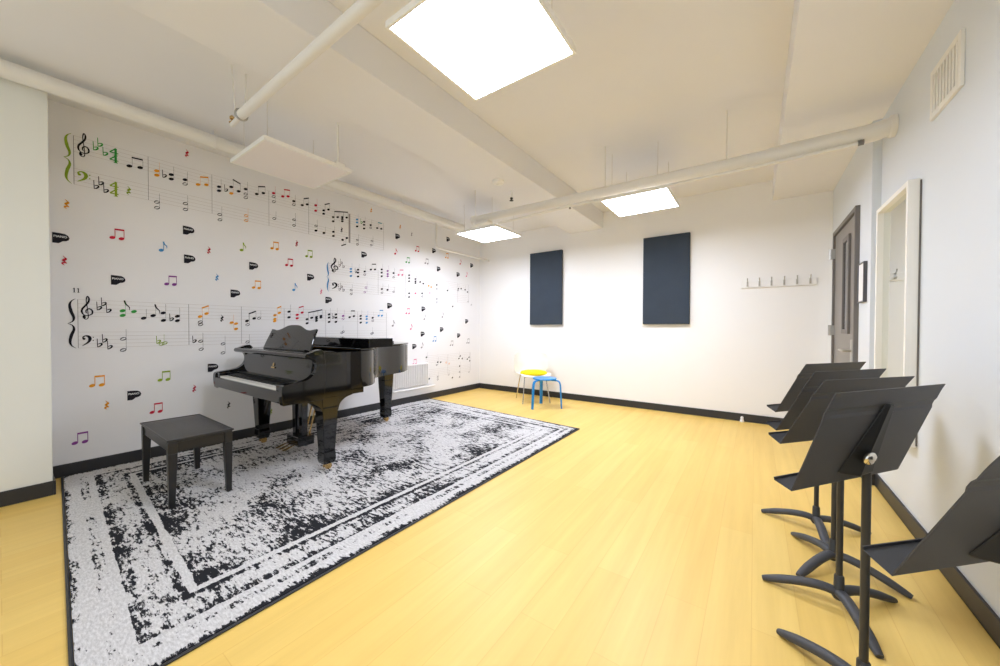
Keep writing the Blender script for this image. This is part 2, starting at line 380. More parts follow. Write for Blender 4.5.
t = thing('ceiling_pipe', 'slim short white pipe along the mural wall near the back corner', 'pipe', (-4.06, 4.6, 2.43), 'white ceiling pipes')
MB().tube([(-4.09, YB, 2.415), (-4.09, 4.06, 2.415)] + [(-4.09, 4.06 - .05 * math.sin(a), 2.465 - .05 * math.cos(a)) for a in (.5, 1.0, 1.57)] + [(-4.09, 4.01, ZL)], .016, 12).build('pipe_run', MT['pipe'], t, smooth=True)

# ------------------------------------------------------------------ suspended panel lights
def panel(x0, x1, y0, y1, z, lit, lab, wires, cord=None):
    t = thing('panel_light', lab, 'ceiling light', ((x0 + x1) / 2, (y0 + y1) / 2, z), 'square panel lights hung from the ceiling')
    e = .014
    MB().box(x0, x0 + e, y0, y1, z - .004, z + .026).box(x1 - e, x1, y0, y1, z - .004, z + .026).box(x0 + e, x1 - e, y0, y0 + e, z - .004, z + .026).box(x0 + e, x1 - e, y1 - e, y1, z - .004, z + .026).box(x0 + e, x1 - e, y0 + e, y1 - e, z + .012, z + .026).build('frame', MT['frame_white'], t, bevel=.001)
    MB().box(x0 + e, x1 - e, y0 + e, y1 - e, z, z + .010).build('diffuser', MT['lamp_on' if lit else 'lamp_off'], t)
    for (wx, wy) in wires:
        MB().tube([(wx, wy, z + .02), (wx, wy, ZC if wx > -1.9 else (ZBM if wx > -2.445 else ZL))], .0022, 6).build('suspension_wire', MT['wire'], t)
    if cord:
        cx, cy = cord
        MB().box(cx - .05, cx + .05, cy - .04, cy + .04, z + .026, z + .05).build('driver_box', MT['frame_white'], t, bevel=.004)
        MB().tube([(cx, cy, z + .05), (cx + .01, cy, z + .12), (cx - .01, cy + .005, z + .25), (cx - .015, cy + .01, ZC if cx > -1.9 else ZL)], .007, 8).build('power_cord', MT['frame_white'], t, smooth=True)
def pw(x0, x1, y0, y1): return [(x0 + .1, y0 + .06), (x1 - .1, y0 + .06), (x0 + .1, y1 - .06), (x1 - .1, y1 - .06)]
P = (-1.315, -.70, .985, 1.60); panel(*P, 2.45, True, 'largest lit square panel light, nearest the camera at the top of the room', pw(*P), (-.80, 1.35))
P = (-1.30, -.665, 3.58, 4.205); panel(*P, 2.45, True, 'lit square panel light hanging below the crossing pipe, right of the beam', pw(*P))
P = (-3.37, -2.695, 3.68, 4.30); panel(*P, 2.45, True, 'lit square panel light hanging near the far end of the mural wall', pw(*P))
P = (-3.375, -2.76, 1.075, 1.735); panel(*P, 2.45, False, 'unlit square panel light hanging in front of the mural wall', pw(*P), (-2.82, 1.64))

# ------------------------------------------------------------------ radiator
t = thing('wall_radiator', 'white ribbed wall radiator low on the mural wall behind the piano tail', 'radiator', (XL, 3.7, .2))
MB().box(XL, XL + .035, 3.30, 4.0, .25, .58).box(XL, XL + .06, 3.29, 4.01, .575, .592).build('body', MT['radiator'], t, bevel=.004)
for k in range(20):
    yy = 3.32 + k * .035
    MB().box(XL + .033, XL + .062, yy, yy + .014, .262, .575).build('fin', MT['radiator'], t, bevel=.003)
MB().tube([(XL + .05, 3.30, .30), (XL + .05, 3.30, .235), (XL + .05, 3.33, .215), (XL + .05, 4.14, .215)], .018, 10).build('supply_pipe', MT['radiator'], t, smooth=True)

# ------------------------------------------------------------------ rug
RX0, RX1 = -4.285, -1.621
def ry0(x): return .283 - .0585 * (x + 4.404)
def ry1(x): return 3.84 - .083 * (x - RX1)
b = MB(); N = 24; n = 0
o = [(RX0 + (RX1 - RX0) * i / N, ry0(RX0 + (RX1 - RX0) * i / N)) for i in range(N + 1)] + [(RX1 + (RX0 - RX1) * i / N, ry1(RX1 + (RX0 - RX1) * i / N)) for i in range(N + 1)]
t = thing('rug', 'large distressed black and white area rug under the piano', 'rug', (-2.95, 2.0, 0))
ins = []
cxy = (-2.95, 2.0)
MB().prism([(cxy[0] + (x - cxy[0]) * .995, cxy[1] + (y - cxy[1]) * .996) for x, y in o], 2, 0.0005, .010).build('pile', rug_material(RX0 - cxy[0], RX1 - cxy[0], ry0(-2.9) - cxy[1] - .01, ry1(-2.95) - cxy[1]), t)
rim = [(x, y, .005) for x, y in o]
MB().tube(rim + [rim[0]], .007, 6, flat=.7).build('bound_edge', MT['base'], t)
RZ = .010
STAVES = [{'y0': 0.355,
  'y1': 3.194,
  'zs': (2.632, 2.51, 2.38, 2.257),
  'bars': [0.355, 0.773, 1.221, 1.721, 2.146, 3.194],
  'dbl': 2.672,
  'treble': (0.407, 2.671, 2.483, 0.065),
  'tf': [(0.468, 2.575), (0.492, 2.614), (0.52, 2.553)],
  'bass': (0.398, 2.368, 2.284, 0.061),
  'bf': [(0.469, 2.269), (0.495, 2.307), (0.522, 2.254)],
  'brace': (0.306, 0.343, 2.642, 2.257),
  'bc': 'lime',
  'items': [('beamed_notes', [('n', 'black', 0.658, 2.508), ('n', 'black', 0.723, 2.518), ('b', 'black', 0.672, 2.585, 0.74, 2.589)]),
            ('chord', [('n', 'orange', 0.828, 2.528), ('n', 'orange', 0.828, 2.49)]), ('chord', [('f', 'black', 0.877, 2.498), ('n', 'black', 0.924, 2.528), ('n', 'black', 0.924, 2.489)]),
            ('chord', [('n', 'black', 1.02, 2.515), ('h', 'black', 1.02, 2.476)]),
            ('beamed_notes', [('n', 'orange', 1.115, 2.502), ('n', 'orange', 1.178, 2.52), ('b', 'orange', 1.131, 2.579, 1.194, 2.594)]),
            ('chord', [('h', 'black', 0.827, 2.254), ('h', 'black', 0.827, 2.204)]), ('chord', [('h', 'black', 1.021, 2.295), ('h', 'black', 1.021, 2.241)]), ('rest', [('q', 'lime', 0.653, 2.3)]),
            ('chord', [('n', 'black', 1.278, 2.533), ('n', 'black', 1.277, 2.494)]), ('chord', [('h', 'black', 1.282, 2.262), ('h', 'black', 1.283, 2.211)]),
            ('beamed_notes', [('f', 'black', 1.335, 2.516), ('n', 'black', 1.379, 2.564), ('n', 'orange', 1.379, 2.5), ('n', 'black', 1.442, 2.54), ('b', 'black', 1.392, 2.644, 1.458, 2.619)]),
            ('chord', [('n', 'black', 1.504, 2.582), ('h', 'black', 1.504, 2.531), ('h', 'black', 1.504, 2.493)]), ('chord', [('h', 'orange', 1.507, 2.309), ('h', 'orange', 1.507, 2.258)]),
            ('beamed_notes', [('n', 'black', 1.605, 2.562), ('n', 'black', 1.668, 2.591), ('b', 'black', 1.618, 2.644, 1.686, 2.664)]),
            ('chord', [('n', 'red', 1.768, 2.621), ('h', 'black', 1.768, 2.583), ('h', 'black', 1.77, 2.529)]), ('chord', [('h', 'black', 1.774, 2.347)]),
            ('beamed_notes', [('n', 'red', 1.861, 2.614), ('n', 'red', 1.917, 2.631), ('b', 'red', 1.874, 2.694, 1.938, 2.705)]),
            ('chord', [('n', 'black', 1.979, 2.595), ('h', 'black', 1.978, 2.554)]), ('chord', [('h', 'black', 1.98, 2.383), ('h', 'black', 1.98, 2.319)]),
            ('beamed_notes', [('n', 'black', 2.072, 2.576), ('n', 'black', 2.129, 2.601), ('b', 'black', 2.089, 2.655, 2.149, 2.68)]),
            ('chord', [('n', 'red', 2.229, 2.618), ('n', 'red', 2.229, 2.553)]), ('chord', [('h', 'black', 2.232, 2.372), ('n', 'black', 2.231, 2.316)]),
            ('beamed_notes', [('n', 'black', 2.327, 2.583), ('n', 'black', 2.387, 2.61), ('n', 'black', 2.326, 2.542), ('b', 'black', 2.339, 2.658, 2.403, 2.689)]),
            ('note', [('n', 'black', 2.329, 2.309)]),
            ('beamed_notes',
             [('n', 'black', 2.447, 2.532), ('n', 'black', 2.507, 2.547), ('n', 'black', 2.569, 2.563), ('n', 'black', 2.629, 2.572), ('n', 'black', 2.447, 2.48), ('n', 'black', 2.568, 2.538),
              ('n', 'black', 2.568, 2.51), ('b', 'black', 2.463, 2.607, 2.647, 2.645)]),
            ('chord', [('n', 'black', 2.449, 2.35), ('n', 'black', 2.449, 2.298)]), ('rest', [('q', 'black', 2.56, 2.401)]),
            ('beamed_notes', [('n', 'black', 2.572, 2.274), ('n', 'black', 2.631, 2.31), ('b', 'black', 2.555, 2.198, 2.617, 2.225)]),
            ('chord', [('n', 'blue', 2.777, 2.584), ('n', 'blue', 2.777, 2.546), ('n', 'black', 2.777, 2.493)]), ('chord', [('h', 'black', 2.781, 2.314), ('h', 'black', 2.781, 2.257)]),
            ('chord', [('f', 'green', 2.842, 2.557), ('n', 'black', 2.882, 2.579), ('n', 'black', 2.881, 2.539), ('n', 'black', 2.881, 2.489)]),
            ('chord', [('n', 'black', 2.983, 2.559), ('h', 'black', 2.983, 2.521)]), ('chord', [('h', 'black', 3.003, 2.345), ('h', 'black', 2.991, 2.287)]),
            ('beamed_notes', [('n', 'black', 3.087, 2.542), ('n', 'black', 3.154, 2.547), ('b', 'teal', 3.1, 2.623, 3.166, 2.623)])],
  'cols': ('black', 'green', 'lime', 'black'),
  'extra': [('t', 'green', 0.57, 2.563), ('t', 'lime', 0.569, 2.288)]},
 {'y0': 2.39,
  'y1': 5.05,
  'zs': (1.951, 1.83, 1.74, 1.615),
  'bars': [2.39, 3.102, 3.587, 4.15, 4.75, 5.05],
  'dbl': None,
  'treble': (2.465, 2.025, 1.846, 0.1),
  'tf': [(2.531, 1.94), (2.553, 1.975), (2.582, 1.929)],
  'bass': (2.464, 1.714, 1.636, 0.08),
  'bf': [(2.53, 1.637), (2.552, 1.67), (2.581, 1.629)],
  'brace': (2.363, 2.387, 1.96, 1.6),
  'bc': 'blue',
  'items': [('chord', [('n', 'blue', 2.686, 1.919), ('n', 'blue', 2.686, 1.883), ('n', 'blue', 2.686, 1.827)]),
            ('chord', [('n', 'black', 2.789, 1.922), ('n', 'black', 2.789, 1.883), ('n', 'black', 2.789, 1.832), ('f', 'black', 2.758, 1.887)]),
            ('chord', [('n', 'black', 2.889, 1.912), ('h', 'black', 2.889, 1.869)]),
            ('beamed_notes', [('n', 'black', 2.985, 1.95), ('n', 'black', 3.05, 1.961), ('b', 'black', 3.001, 2.026, 3.067, 2.036)]),
            ('chord', [('h', 'black', 2.69, 1.644), ('h', 'black', 2.689, 1.592)]), ('chord', [('h', 'purple', 2.908, 1.696), ('h', 'purple', 2.891, 1.635)]),
            ('chord', [('n', 'black', 3.16, 1.976), ('n', 'black', 3.16, 1.931), ('n', 'black', 3.16, 1.88)]),
            ('chord', [('n', 'purple', 3.261, 1.968), ('n', 'purple', 3.261, 1.924), ('n', 'purple', 3.261, 1.892)]), ('chord', [('n', 'black', 3.364, 1.951), ('h', 'black', 3.364, 1.89)]),
            ('chord', [('n', 'black', 3.163, 1.7), ('h', 'black', 3.163, 1.646)]), ('note', [('n', 'black', 3.258, 1.696)]), ('note', [('h', 'black', 3.364, 1.677)]),
            ('beamed_notes', [('n', 'pink', 3.454, 1.935), ('n', 'pink', 3.523, 1.943), ('b', 'pink', 3.478, 2.01, 3.543, 2.019)]),
            ('chord', [('n', 'black', 3.652, 1.954), ('n', 'black', 3.652, 1.909), ('n', 'black', 3.652, 1.862)]),
            ('chord', [('n', 'black', 3.778, 1.911), ('n', 'black', 3.778, 1.875), ('n', 'black', 3.778, 1.847)]), ('chord', [('n', 'black', 3.874, 1.875), ('n', 'black', 3.939, 1.856)]),
            ('chord', [('n', 'orange', 4.053, 1.832), ('n', 'orange', 4.11, 1.818)]), ('chord', [('n', 'black', 4.234, 1.865), ('h', 'black', 4.234, 1.799)]), ('note', [('n', 'black', 4.49, 1.795)]),
            ('chord', [('n', 'black', 4.767, 1.851), ('n', 'black', 4.842, 1.858), ('h', 'black', 4.754, 1.818)]), ('chord', [('n', 'black', 4.948, 1.849), ('n', 'black', 5.015, 1.813)]),
            ('chord', [('n', 'black', 3.652, 1.679), ('n', 'black', 3.652, 1.622)]), ('note', [('n', 'pink', 3.778, 1.689)]), ('chord', [('n', 'black', 3.914, 1.7), ('h', 'black', 3.914, 1.649)]),
            ('note', [('h', 'pink', 4.077, 1.718)]), ('chord', [('h', 'black', 4.234, 1.632), ('h', 'black', 4.234, 1.577)]), ('note', [('n', 'black', 4.618, 1.527)]),
            ('note', [('h', 'grey', 5.03, 1.64)]), ('note', [('h', 'grey', 5.127, 1.586)])],
  'cols': ('black', 'grey', 'black', 'grey'),
  'extra': []},
 {'y0': 0.366,
  'y1': 3.24,
  'zs': (1.365, 1.235, 1.11, 0.985),
  'bars': [0.366, 1.038, 1.459, 1.87, 2.347, 2.783, 3.24],
  'dbl': None,
  'treble': (0.415, 1.395, 1.21, 0.066),
  'tf': [(0.477, 1.3), (0.502, 1.335), (0.529, 1.281)],
  'bass': (0.41, 1.083, 1.002, 0.05499999999999999),
  'bf': [(0.477, 1.003), (0.505, 1.039), (0.533, 0.983)],
  'brace': (0.314, 0.354, 1.37, 0.985),
  'bc': 'black',
  'items': [('eighth_notes', [('n', 'green', 0.609, 1.287), ('n', 'green', 0.609, 1.248), ('n', 'green', 0.676, 1.283), ('l', 'black', 0.64, 1.324)]),
            ('chord', [('h', 'black', 0.611, 1.052), ('h', 'black', 0.61, 0.959)]), ('note', [('n', 'black', 0.735, 1.228)]),
            ('eighth_note', [('n', 'black', 0.795, 1.252), ('l', 'black', 0.828, 1.302)]), ('chord', [('n', 'black', 0.861, 1.278), ('n', 'black', 0.862, 1.211)]),
            ('chord', [('f', 'black', 0.916, 1.22), ('n', 'black', 0.957, 1.251), ('n', 'black', 0.957, 1.211)]),
            ('chord', [('f', 'lime', 0.827, 1.019), ('h', 'lime', 0.848, 1.001), ('h', 'lime', 0.869, 1.009)]),
            ('beamed_notes', [('n', 'orange', 1.122, 1.253), ('n', 'orange', 1.171, 1.283), ('b', 'orange', 1.137, 1.335, 1.189, 1.359)]),
            ('chord', [('h', 'black', 1.123, 1.201), ('h', 'black', 1.126, 1.177)]), ('chord', [('f', 'black', 1.077, 1.017), ('h', 'black', 1.125, 1.018), ('h', 'black', 1.128, 0.941)]),
            ('rest', [('q', 'black', 1.294, 1.239)]), ('chord', [('n', 'orange', 1.374, 1.199), ('n', 'orange', 1.411, 1.189), ('n', 'orange', 1.411, 1.135)]),
            ('chord', [('h', 'black', 1.301, 0.987), ('h', 'black', 1.3, 0.897)]),
            ('beamed_notes', [('n', 'black', 1.508, 1.218), ('n', 'black', 1.574, 1.246), ('b', 'black', 1.526, 1.294, 1.591, 1.322), ('h', 'black', 1.513, 1.179)]),
            ('note', [('h', 'black', 1.62, 1.249)]), ('chord', [('h', 'black', 1.512, 0.999), ('h', 'black', 1.511, 0.947)]),
            ('beamed_notes', [('n', 'orange', 1.775, 1.286), ('n', 'orange', 1.774, 1.244), ('n', 'orange', 1.772, 1.222), ('n', 'orange', 1.82, 1.314), ('b', 'orange', 1.799, 1.366, 1.839, 1.386)]),
            ('chord', [('n', 'black', 1.921, 1.331), ('n', 'black', 1.921, 1.267)]),
            ('beamed_notes', [('n', 'red', 2.01, 1.298), ('n', 'red', 2.01, 1.258), ('n', 'red', 2.066, 1.326), ('b', 'red', 2.029, 1.382, 2.082, 1.4)]),
            ('beamed_notes',
             [('n', 'black', 2.122, 1.25), ('n', 'black', 2.122, 1.202), ('n', 'black', 2.176, 1.268), ('n', 'black', 2.233, 1.279), ('n', 'black', 2.233, 1.257), ('n', 'black', 2.233, 1.233),
              ('n', 'black', 2.287, 1.294), ('n', 'black', 2.287, 1.274), ('b', 'black', 2.135, 1.328, 2.305, 1.369)]),
            ('chord', [('n', 'black', 2.39, 1.315), ('n', 'black', 2.39, 1.276), ('n', 'black', 2.39, 1.222)]),
            ('chord', [('f', 'black', 2.443, 1.278), ('n', 'black', 2.479, 1.318), ('n', 'black', 2.479, 1.278), ('n', 'black', 2.478, 1.224)]),
            ('chord', [('n', 'purple', 2.576, 1.302), ('h', 'purple', 2.575, 1.264)]),
            ('beamed_notes', [('n', 'black', 2.667, 1.288), ('n', 'black', 2.727, 1.303), ('b', 'black', 2.687, 1.371, 2.743, 1.373)]),
            ('chord', [('n', 'black', 2.827, 1.31), ('n', 'black', 2.827, 1.271), ('n', 'black', 2.827, 1.22)]),
            ('chord', [('n', 'blue', 2.918, 1.306), ('n', 'blue', 2.918, 1.27), ('n', 'blue', 2.918, 1.219)]), ('chord', [('n', 'black', 3.012, 1.289), ('h', 'black', 3.012, 1.248)]),
            ('beamed_notes', [('n', 'blue', 3.109, 1.321), ('n', 'blue', 3.162, 1.323), ('b', 'blue', 3.126, 1.395, 3.184, 1.397)]),
            ('chord', [('h', 'black', 2.558, 1.086), ('h', 'black', 2.578, 1.098)]), ('chord', [('h', 'black', 2.993, 1.068), ('h', 'black', 3.012, 1.079)])],
  'cols': ('black', 'black', 'black', 'black'),
  'extra': [('1', 'black', 0.349, 1.437), ('1', 'black', 0.37, 1.436)]},
 {'y0': 3.99,
  'y1': 5.1,
  'zs': (0.7, 0.585, 0.47, 0.355),
  'bars': [4.5, 5.1],
  'dbl': None,
  'items': [('note', [('n', 'black', 4.008, 0.677)]), ('chord', [('n', 'black', 4.008, 0.542), ('n', 'black', 4.008, 0.498)]), ('note', [('n', 'black', 4.008, 0.404)]),
            ('note', [('n', 'black', 4.066, 0.325)]), ('chord', [('n', 'black', 4.258, 0.581), ('n', 'black', 4.328, 0.575), ('h', 'black', 4.235, 0.537)]),
            ('chord', [('h', 'black', 4.258, 0.337), ('h', 'black', 4.258, 0.292)]), ('chord', [('n', 'black', 4.783, 0.607), ('n', 'black', 4.874, 0.601), ('n', 'black', 4.818, 0.65)]),
            ('chord', [('n', 'black', 5.061, 0.612), ('n', 'black', 5.081, 0.544), ('n', 'black', 5.013, 0.579)]), ('note', [('n', 'black', 4.802, 0.468)]),
            ('chord', [('h', 'black', 4.802, 0.364), ('h', 'black', 4.802, 0.274)]), ('note', [('n', 'black', 4.615, 0.282)]), ('note', [('h', 'grey', 4.522, 0.344)]),
            ('note', [('h', 'grey', 5.061, 0.338)]), ('chord', [('h', 'orange', 4.46, 0.56), ('h', 'orange', 4.534, 0.537)])],
  'extra': [],
  'cols': None}]
STICKERS = [('beamed_note_decal', 'red', 0.586, 1.92, "red beamed pair of eighth notes on mural wall, below the topmost staff's green time signature"),
 ('beamed_note_decal', 'purple', 0.917, 1.573, 'purple beamed pair of eighth notes on mural wall, between the two long staves'),
 ('beamed_note_decal', 'orange', 0.466, 0.716, 'orange beamed pair of eighth notes on mural wall, under the black bass clef'),
 ('beamed_note_decal', 'lime', 0.867, 0.714, 'lime green beamed pair of eighth notes on mural wall, left of the piano keyboard'),
 ('beamed_note_decal', 'red', 0.813, 0.436, 'red beamed pair of eighth notes on mural wall, just above the piano bench'),
 ('beamed_note_decal', 'purple', 0.373, 0.279, 'purple beamed pair of eighth notes on mural wall, lowest at the left end'),
 ('beamed_note_decal', 'orange', 1.78, 2.05, 'yellow orange beamed pair of eighth notes on mural wall, right under the topmost staff'),
 ('beamed_note_decal', 'red', 1.929, 1.889, 'red beamed pair of eighth notes on mural wall, left of the olive pair'),
 ('beamed_note_decal', 'lime', 2.151, 2.025, 'olive green beamed pair of eighth notes on mural wall, above left of the blue brace'),
 ('beamed_note_decal', 'orange', 1.601, 1.605, "orange beamed pair of eighth notes on mural wall, above the piano's music desk"),
 ('beamed_note_decal', 'red', 3.815, 2.384, 'small red beamed pair of notes on mural wall, just left of the short ledge pipe'),
 ('beamed_note_decal', 'green', 3.629, 2.18, 'small green beamed notes on mural wall, above the pink notes of the middle staff'),
 ('beamed_note_decal', 'grey', 4.012, 2.221, 'small grey beamed pair of notes on mural wall, right of the green pair'),
 ('beamed_note_decal', 'pink', 3.629, 1.405, 'small pink beamed pair of notes on mural wall, right above the piano tail'),
 ('beamed_note_decal', 'blue', 4.187, 0.971, "small blue violet beamed pair of notes on mural wall, above the radiator's right end"),
 ('beamed_note_decal', 'grey', 4.596, 0.887, 'small grey beamed notes on mural wall, right of the blue violet pair'),
 ('beamed_note_decal', 'pink', 3.762, 0.623, 'small pink beamed pair of notes on mural wall, just above the radiator'),
 ('beamed_note_decal', 'grey', 5.034, 0.913, 'faint grey beamed pair of notes on mural wall, nearest the back corner'),
 ('beamed_note_decal', 'orange', 4.477, 2.388, 'faint orange pair of notes on mural wall, just under the short ledge pipe'),
 ('eighth_note_decal', 'blue', 0.862, 1.869, 'blue single eighth note on mural wall, left of two stacked piano badges'),
 ('eighth_note_decal', 'lime', 1.474, 1.98, "olive single eighth note on mural wall, under the topmost staff's yellow half notes"),
 ('eighth_note_decal', 'blue', 1.983, 1.616, "blue single eighth note on mural wall, left of the middle staff's brace"),
 ('eighth_note_decal', 'red', 3.402, 2.271, 'small red single eighth note on mural wall, under the badge right of the topmost staff'),
 ('eighth_note_decal', 'pink', 3.693, 1.168, 'small pink single eighth note on mural wall, right of the piano lid'),
 ('eighth_note_decal', 'grey', 3.969, 1.326, 'small grey single eighth note on mural wall, right of the pink beamed pair'),
 ('eighth_note_decal', 'grey', 4.374, 1.371, 'small grey single eighth note on mural wall, under the middle staff'),
 ('eighth_note_decal', 'red', 4.822, 2.333, 'tiny red single eighth note on mural wall, below the right end of the ledge pipe'),
 ('eighth_note_decal', 'pink', 4.992, 2.133, 'tiny pink single eighth note on mural wall, close to the back corner'),
 ('eighth_note_decal', 'grey', 3.914, 0.875, 'small grey single eighth note on mural wall, right of the lowest piano badge'),
 ('eighth_note_decal', 'grey', 3.358, 1.216, "small grey single eighth note on mural wall, right above the piano lid flap's end"),
 ('quarter_rest_decal', 'orange', 0.317, 2.091, 'orange quarter rest on mural wall, under the lime brace'),
 ('quarter_rest_decal', 'red', 0.302, 1.658, 'dark red quarter rest on mural wall, under the leftmost piano badge'),
 ('quarter_rest_decal', 'red', 1.035, 2.762, 'red quarter rest on mural wall, above the topmost staff'),
 ('quarter_rest_decal', 'red', 1.194, 1.894, 'red quarter rest on mural wall, right of two stacked piano badges'),
 ('quarter_rest_decal', 'blue', 1.256, 1.641, 'blue quarter rest on mural wall, right of the purple beamed pair'),
 ('quarter_rest_decal', 'red', 2.008, 2.118, 'red quarter rest on mural wall, right of the yellow orange beamed pair'),
 ('quarter_rest_decal', 'pink', 2.292, 1.59, "pink quarter rest on mural wall, left of the blue brace's lower end"),
 ('quarter_rest_decal', 'orange', 0.513, 0.514, 'orange quarter rest on mural wall, under the orange beamed pair'),
 ('quarter_rest_decal', 'red', 1.074, 0.573, 'red quarter rest on mural wall, between piano bench and keyboard'),
 ('quarter_rest_decal', 'black', 1.344, 0.37, 'black quarter rest on mural wall, under the piano keyboard'),
 ('quarter_rest_decal', 'lime', 1.73, 0.232, "lime quarter rest on mural wall, seen between the piano's front legs"),
 ('quarter_rest_decal', 'orange', 2.992, 2.766, "small yellow quarter rest on mural wall, above the topmost staff's right end"),
 ('quarter_rest_decal', 'orange', 3.485, 2.655, 'small orange quarter rest on mural wall, above a piano badge by the ceiling pipe'),
 ('quarter_rest_decal', 'grey', 3.703, 2.591, "small grey quarter rest on mural wall, left of the ledge pipe's vertical end"),
 ('piano_badge_decal', 'black', 0.287, 1.826, 'black piano badge leftmost on mural wall, under the lime brace'),
 ('piano_badge_decal', 'black', 0.586, 1.54, "black piano badge above the black treble clef's staff on mural wall"),
 ('piano_badge_decal', 'black', 0.673, 0.572, 'black piano badge lowest at left, between orange and red beamed pairs'),
 ('piano_badge_decal', 'black', 1.043, 2.051, 'black piano badge just under the topmost staff, upper of two stacked'),
 ('piano_badge_decal', 'black', 1.049, 1.787, 'black piano badge lower of two stacked, above the purple beamed pair'),
 ('piano_badge_decal', 'black', 1.573, 1.797, 'black piano badge above the orange beamed pair on mural wall'),
 ('piano_badge_decal', 'black', 1.408, 1.495, 'black piano badge directly above the orange chord left of the music desk'),
 ('piano_badge_decal', 'black', 1.219, 0.759, 'black piano badge just left of the piano keyboard on mural wall'),
 ('piano_badge_decal', 'black', 2.166, 1.748, "black piano badge left of the blue brace's middle on mural wall"),
 ('piano_badge_decal', 'black', 2.386, 1.493, 'black piano badge under the blue brace on mural wall'),
 ('piano_badge_decal', 'black', 2.882, 2.136, 'black piano badge just above the middle staff on mural wall'),
 ('piano_badge_decal', 'black', 3.295, 1.47, 'black piano badge over the piano lid, under the middle staff'),
 ('piano_badge_decal', 'black', 3.439, 2.498, "black piano badge right of the topmost staff's end"),
 ('piano_badge_decal', 'black', 4.506, 2.673, 'black piano badge above the ledge pipe, left of a lit lamp'),
 ('piano_badge_decal', 'black', 4.172, 2.417, "black piano badge cut by the ledge pipe's left end"),
 ('piano_badge_decal', 'black', 4.28, 2.134, 'black piano badge under the ledge pipe, first from its left end'),
 ('piano_badge_decal', 'black', 4.761, 2.102, 'black piano badge under the ledge pipe, second from its left end'),
 ('piano_badge_decal', 'black', 5.133, 2.315, "black piano badge under the ledge pipe's right end, nearest the corner"),
 ('piano_badge_decal', 'black', 3.943, 1.454, 'black piano badge right of the small pink beamed pair'),
 ('piano_badge_decal', 'black', 3.927, 1.055, 'black piano badge above the grey eighth note near the piano tail'),
 ('piano_badge_decal', 'black', 3.756, 0.863, 'black piano badge next to the piano tail, above the radiator'),
 ('piano_badge_decal', 'black', 4.351, 1.126, 'black piano badge above the small blue violet beamed pair'),
 ('piano_badge_decal', 'black', 4.777, 1.018, 'black piano badge between two grey beamed pairs, near the corner'),
 ('piano_badge_decal', 'black', 4.994, 1.275, 'black piano badge low on the wall, closest to the corner')]

# ------------------------------------------------------------------ mural music: flat vinyl on the wall, drawn in wall metres (y along, z up)
WX = XL + .0012
class D2:
    """flat shapes in the wall plane"""
    def __init__(s, lift=0): s.m = MB(); s.x = WX + lift; s.k = 0
    def poly(s, pts):
        s.k += 1; x = s.x + .00004 * s.k
        s.m.add([(x, p[0], p[1]) for p in pts], [tuple(range(len(pts)))]); return s
    def ribbon(s, pts, ws):
        s.k += 1; x = s.x + .00004 * s.k
        n = len(pts); ws = ws if isinstance(ws, (list, tuple)) else [ws] * n
        A, B = [], []
        for i in range(n):
            a, b = pts[max(i - 1, 0)], pts[min(i + 1, n - 1)]
            dx, dy = b[0] - a[0], b[1] - a[1]; l = math.hypot(dx, dy) or 1
            nx, ny = -dy / l * ws[i] / 2, dx / l * ws[i] / 2
            A.append((x, pts[i][0] + nx, pts[i][1] + ny)); B.append((x, pts[i][0] - nx, pts[i][1] - ny))
        s.m.add(A + B, [(i, i + 1, n + i + 1, n + i) for i in range(n - 1)]); return s
    def ell(s, c, a, b, rot=.35, n=16):
        return s.poly([(c[0] + a * math.cos(t) * math.cos(rot) - b * math.sin(t) * math.sin(rot), c[1] + a * math.cos(t) * math.sin(rot) + b * math.sin(t) * math.cos(rot)) for t in [2 * PI * k / n for k in range(n)]])
    def ring(s, c, a, b, rot=.35, hole=.5, hrot=.7, n=18):
        s.k += 1; x = s.x + .00004 * s.k
        def E(a_, b_, r_): return [(x, c[0] + a_ * math.cos(t) * math.cos(r_) - b_ * math.sin(t) * math.sin(r_), c[1] + a_ * math.cos(t) * math.sin(r_) + b_ * math.sin(t) * math.cos(r_)) for t in [2 * PI * k / n for k in range(n)]]
        s.m.add(E(a, b, rot) + E(a * .82, b * hole, rot + .12), [(i, (i + 1) % n, n + (i + 1) % n, n + i) for i in range(n)]); return s
    def build(s, name, c, parent, label=None): return s.m.build(name, INK[c] if c in INK else MT[c], parent, label=label)
def spline(pts, n=8):
    o = []
    P = [pts[0]] + list(pts) + [pts[-1]]
    for i in range(1, len(P) - 2):
        for k in range(n):
            t = k / n; a, b, c, d = P[i - 1], P[i], P[i + 1], P[i + 2]
            o.append(tuple(.5 * (2 * b[j] + (c[j] - a[j]) * t + (2 * a[j] - 5 * b[j] + 4 * c[j] - d[j]) * t * t + (3 * b[j] - a[j] - 3 * c[j] + d[j]) * t ** 3) for j in range(len(b))))
    o.append(tuple(pts[-1])); return o
def pathw(d, pts, ox, oz, sx_, sz_, wm=1, n=8):
    sp = spline(pts, n)
    return d.ribbon([(ox + p[0] * sx_, oz + p[1] * sz_) for p in sp], [p[2] * wm for p in sp])
def treble(d, y, ztop, zbot, w):
    h_ = ztop - zbot
    P = [(.30, .12, .05), (.22, .16, .10), (.20, .08, .10), (.36, .01, .06), (.54, .06, .06), (.56, .20, .05), (.50, .50, .05), (.42, .80, .06), (.48, .96, .08), (.56, .99, .05), (.64, .90, .10), (.60, .76, .11), (.40, .62, .12), (.12, .46, .12), (.06, .32, .11), (.22, .20, .07), (.52, .17, .06), (.86, .24, .09), (.88, .38, .10), (.66, .46, .09), (.42, .40, .08), (.40, .30, .06), (.50, .26, .03)]
    pathw(d, P, y - w / 2, zbot, w, h_, w * 1.45, 6)
    d.ell((y - w / 2 + .26 * w, zbot + .10 * h_), w * .13, w * .13)
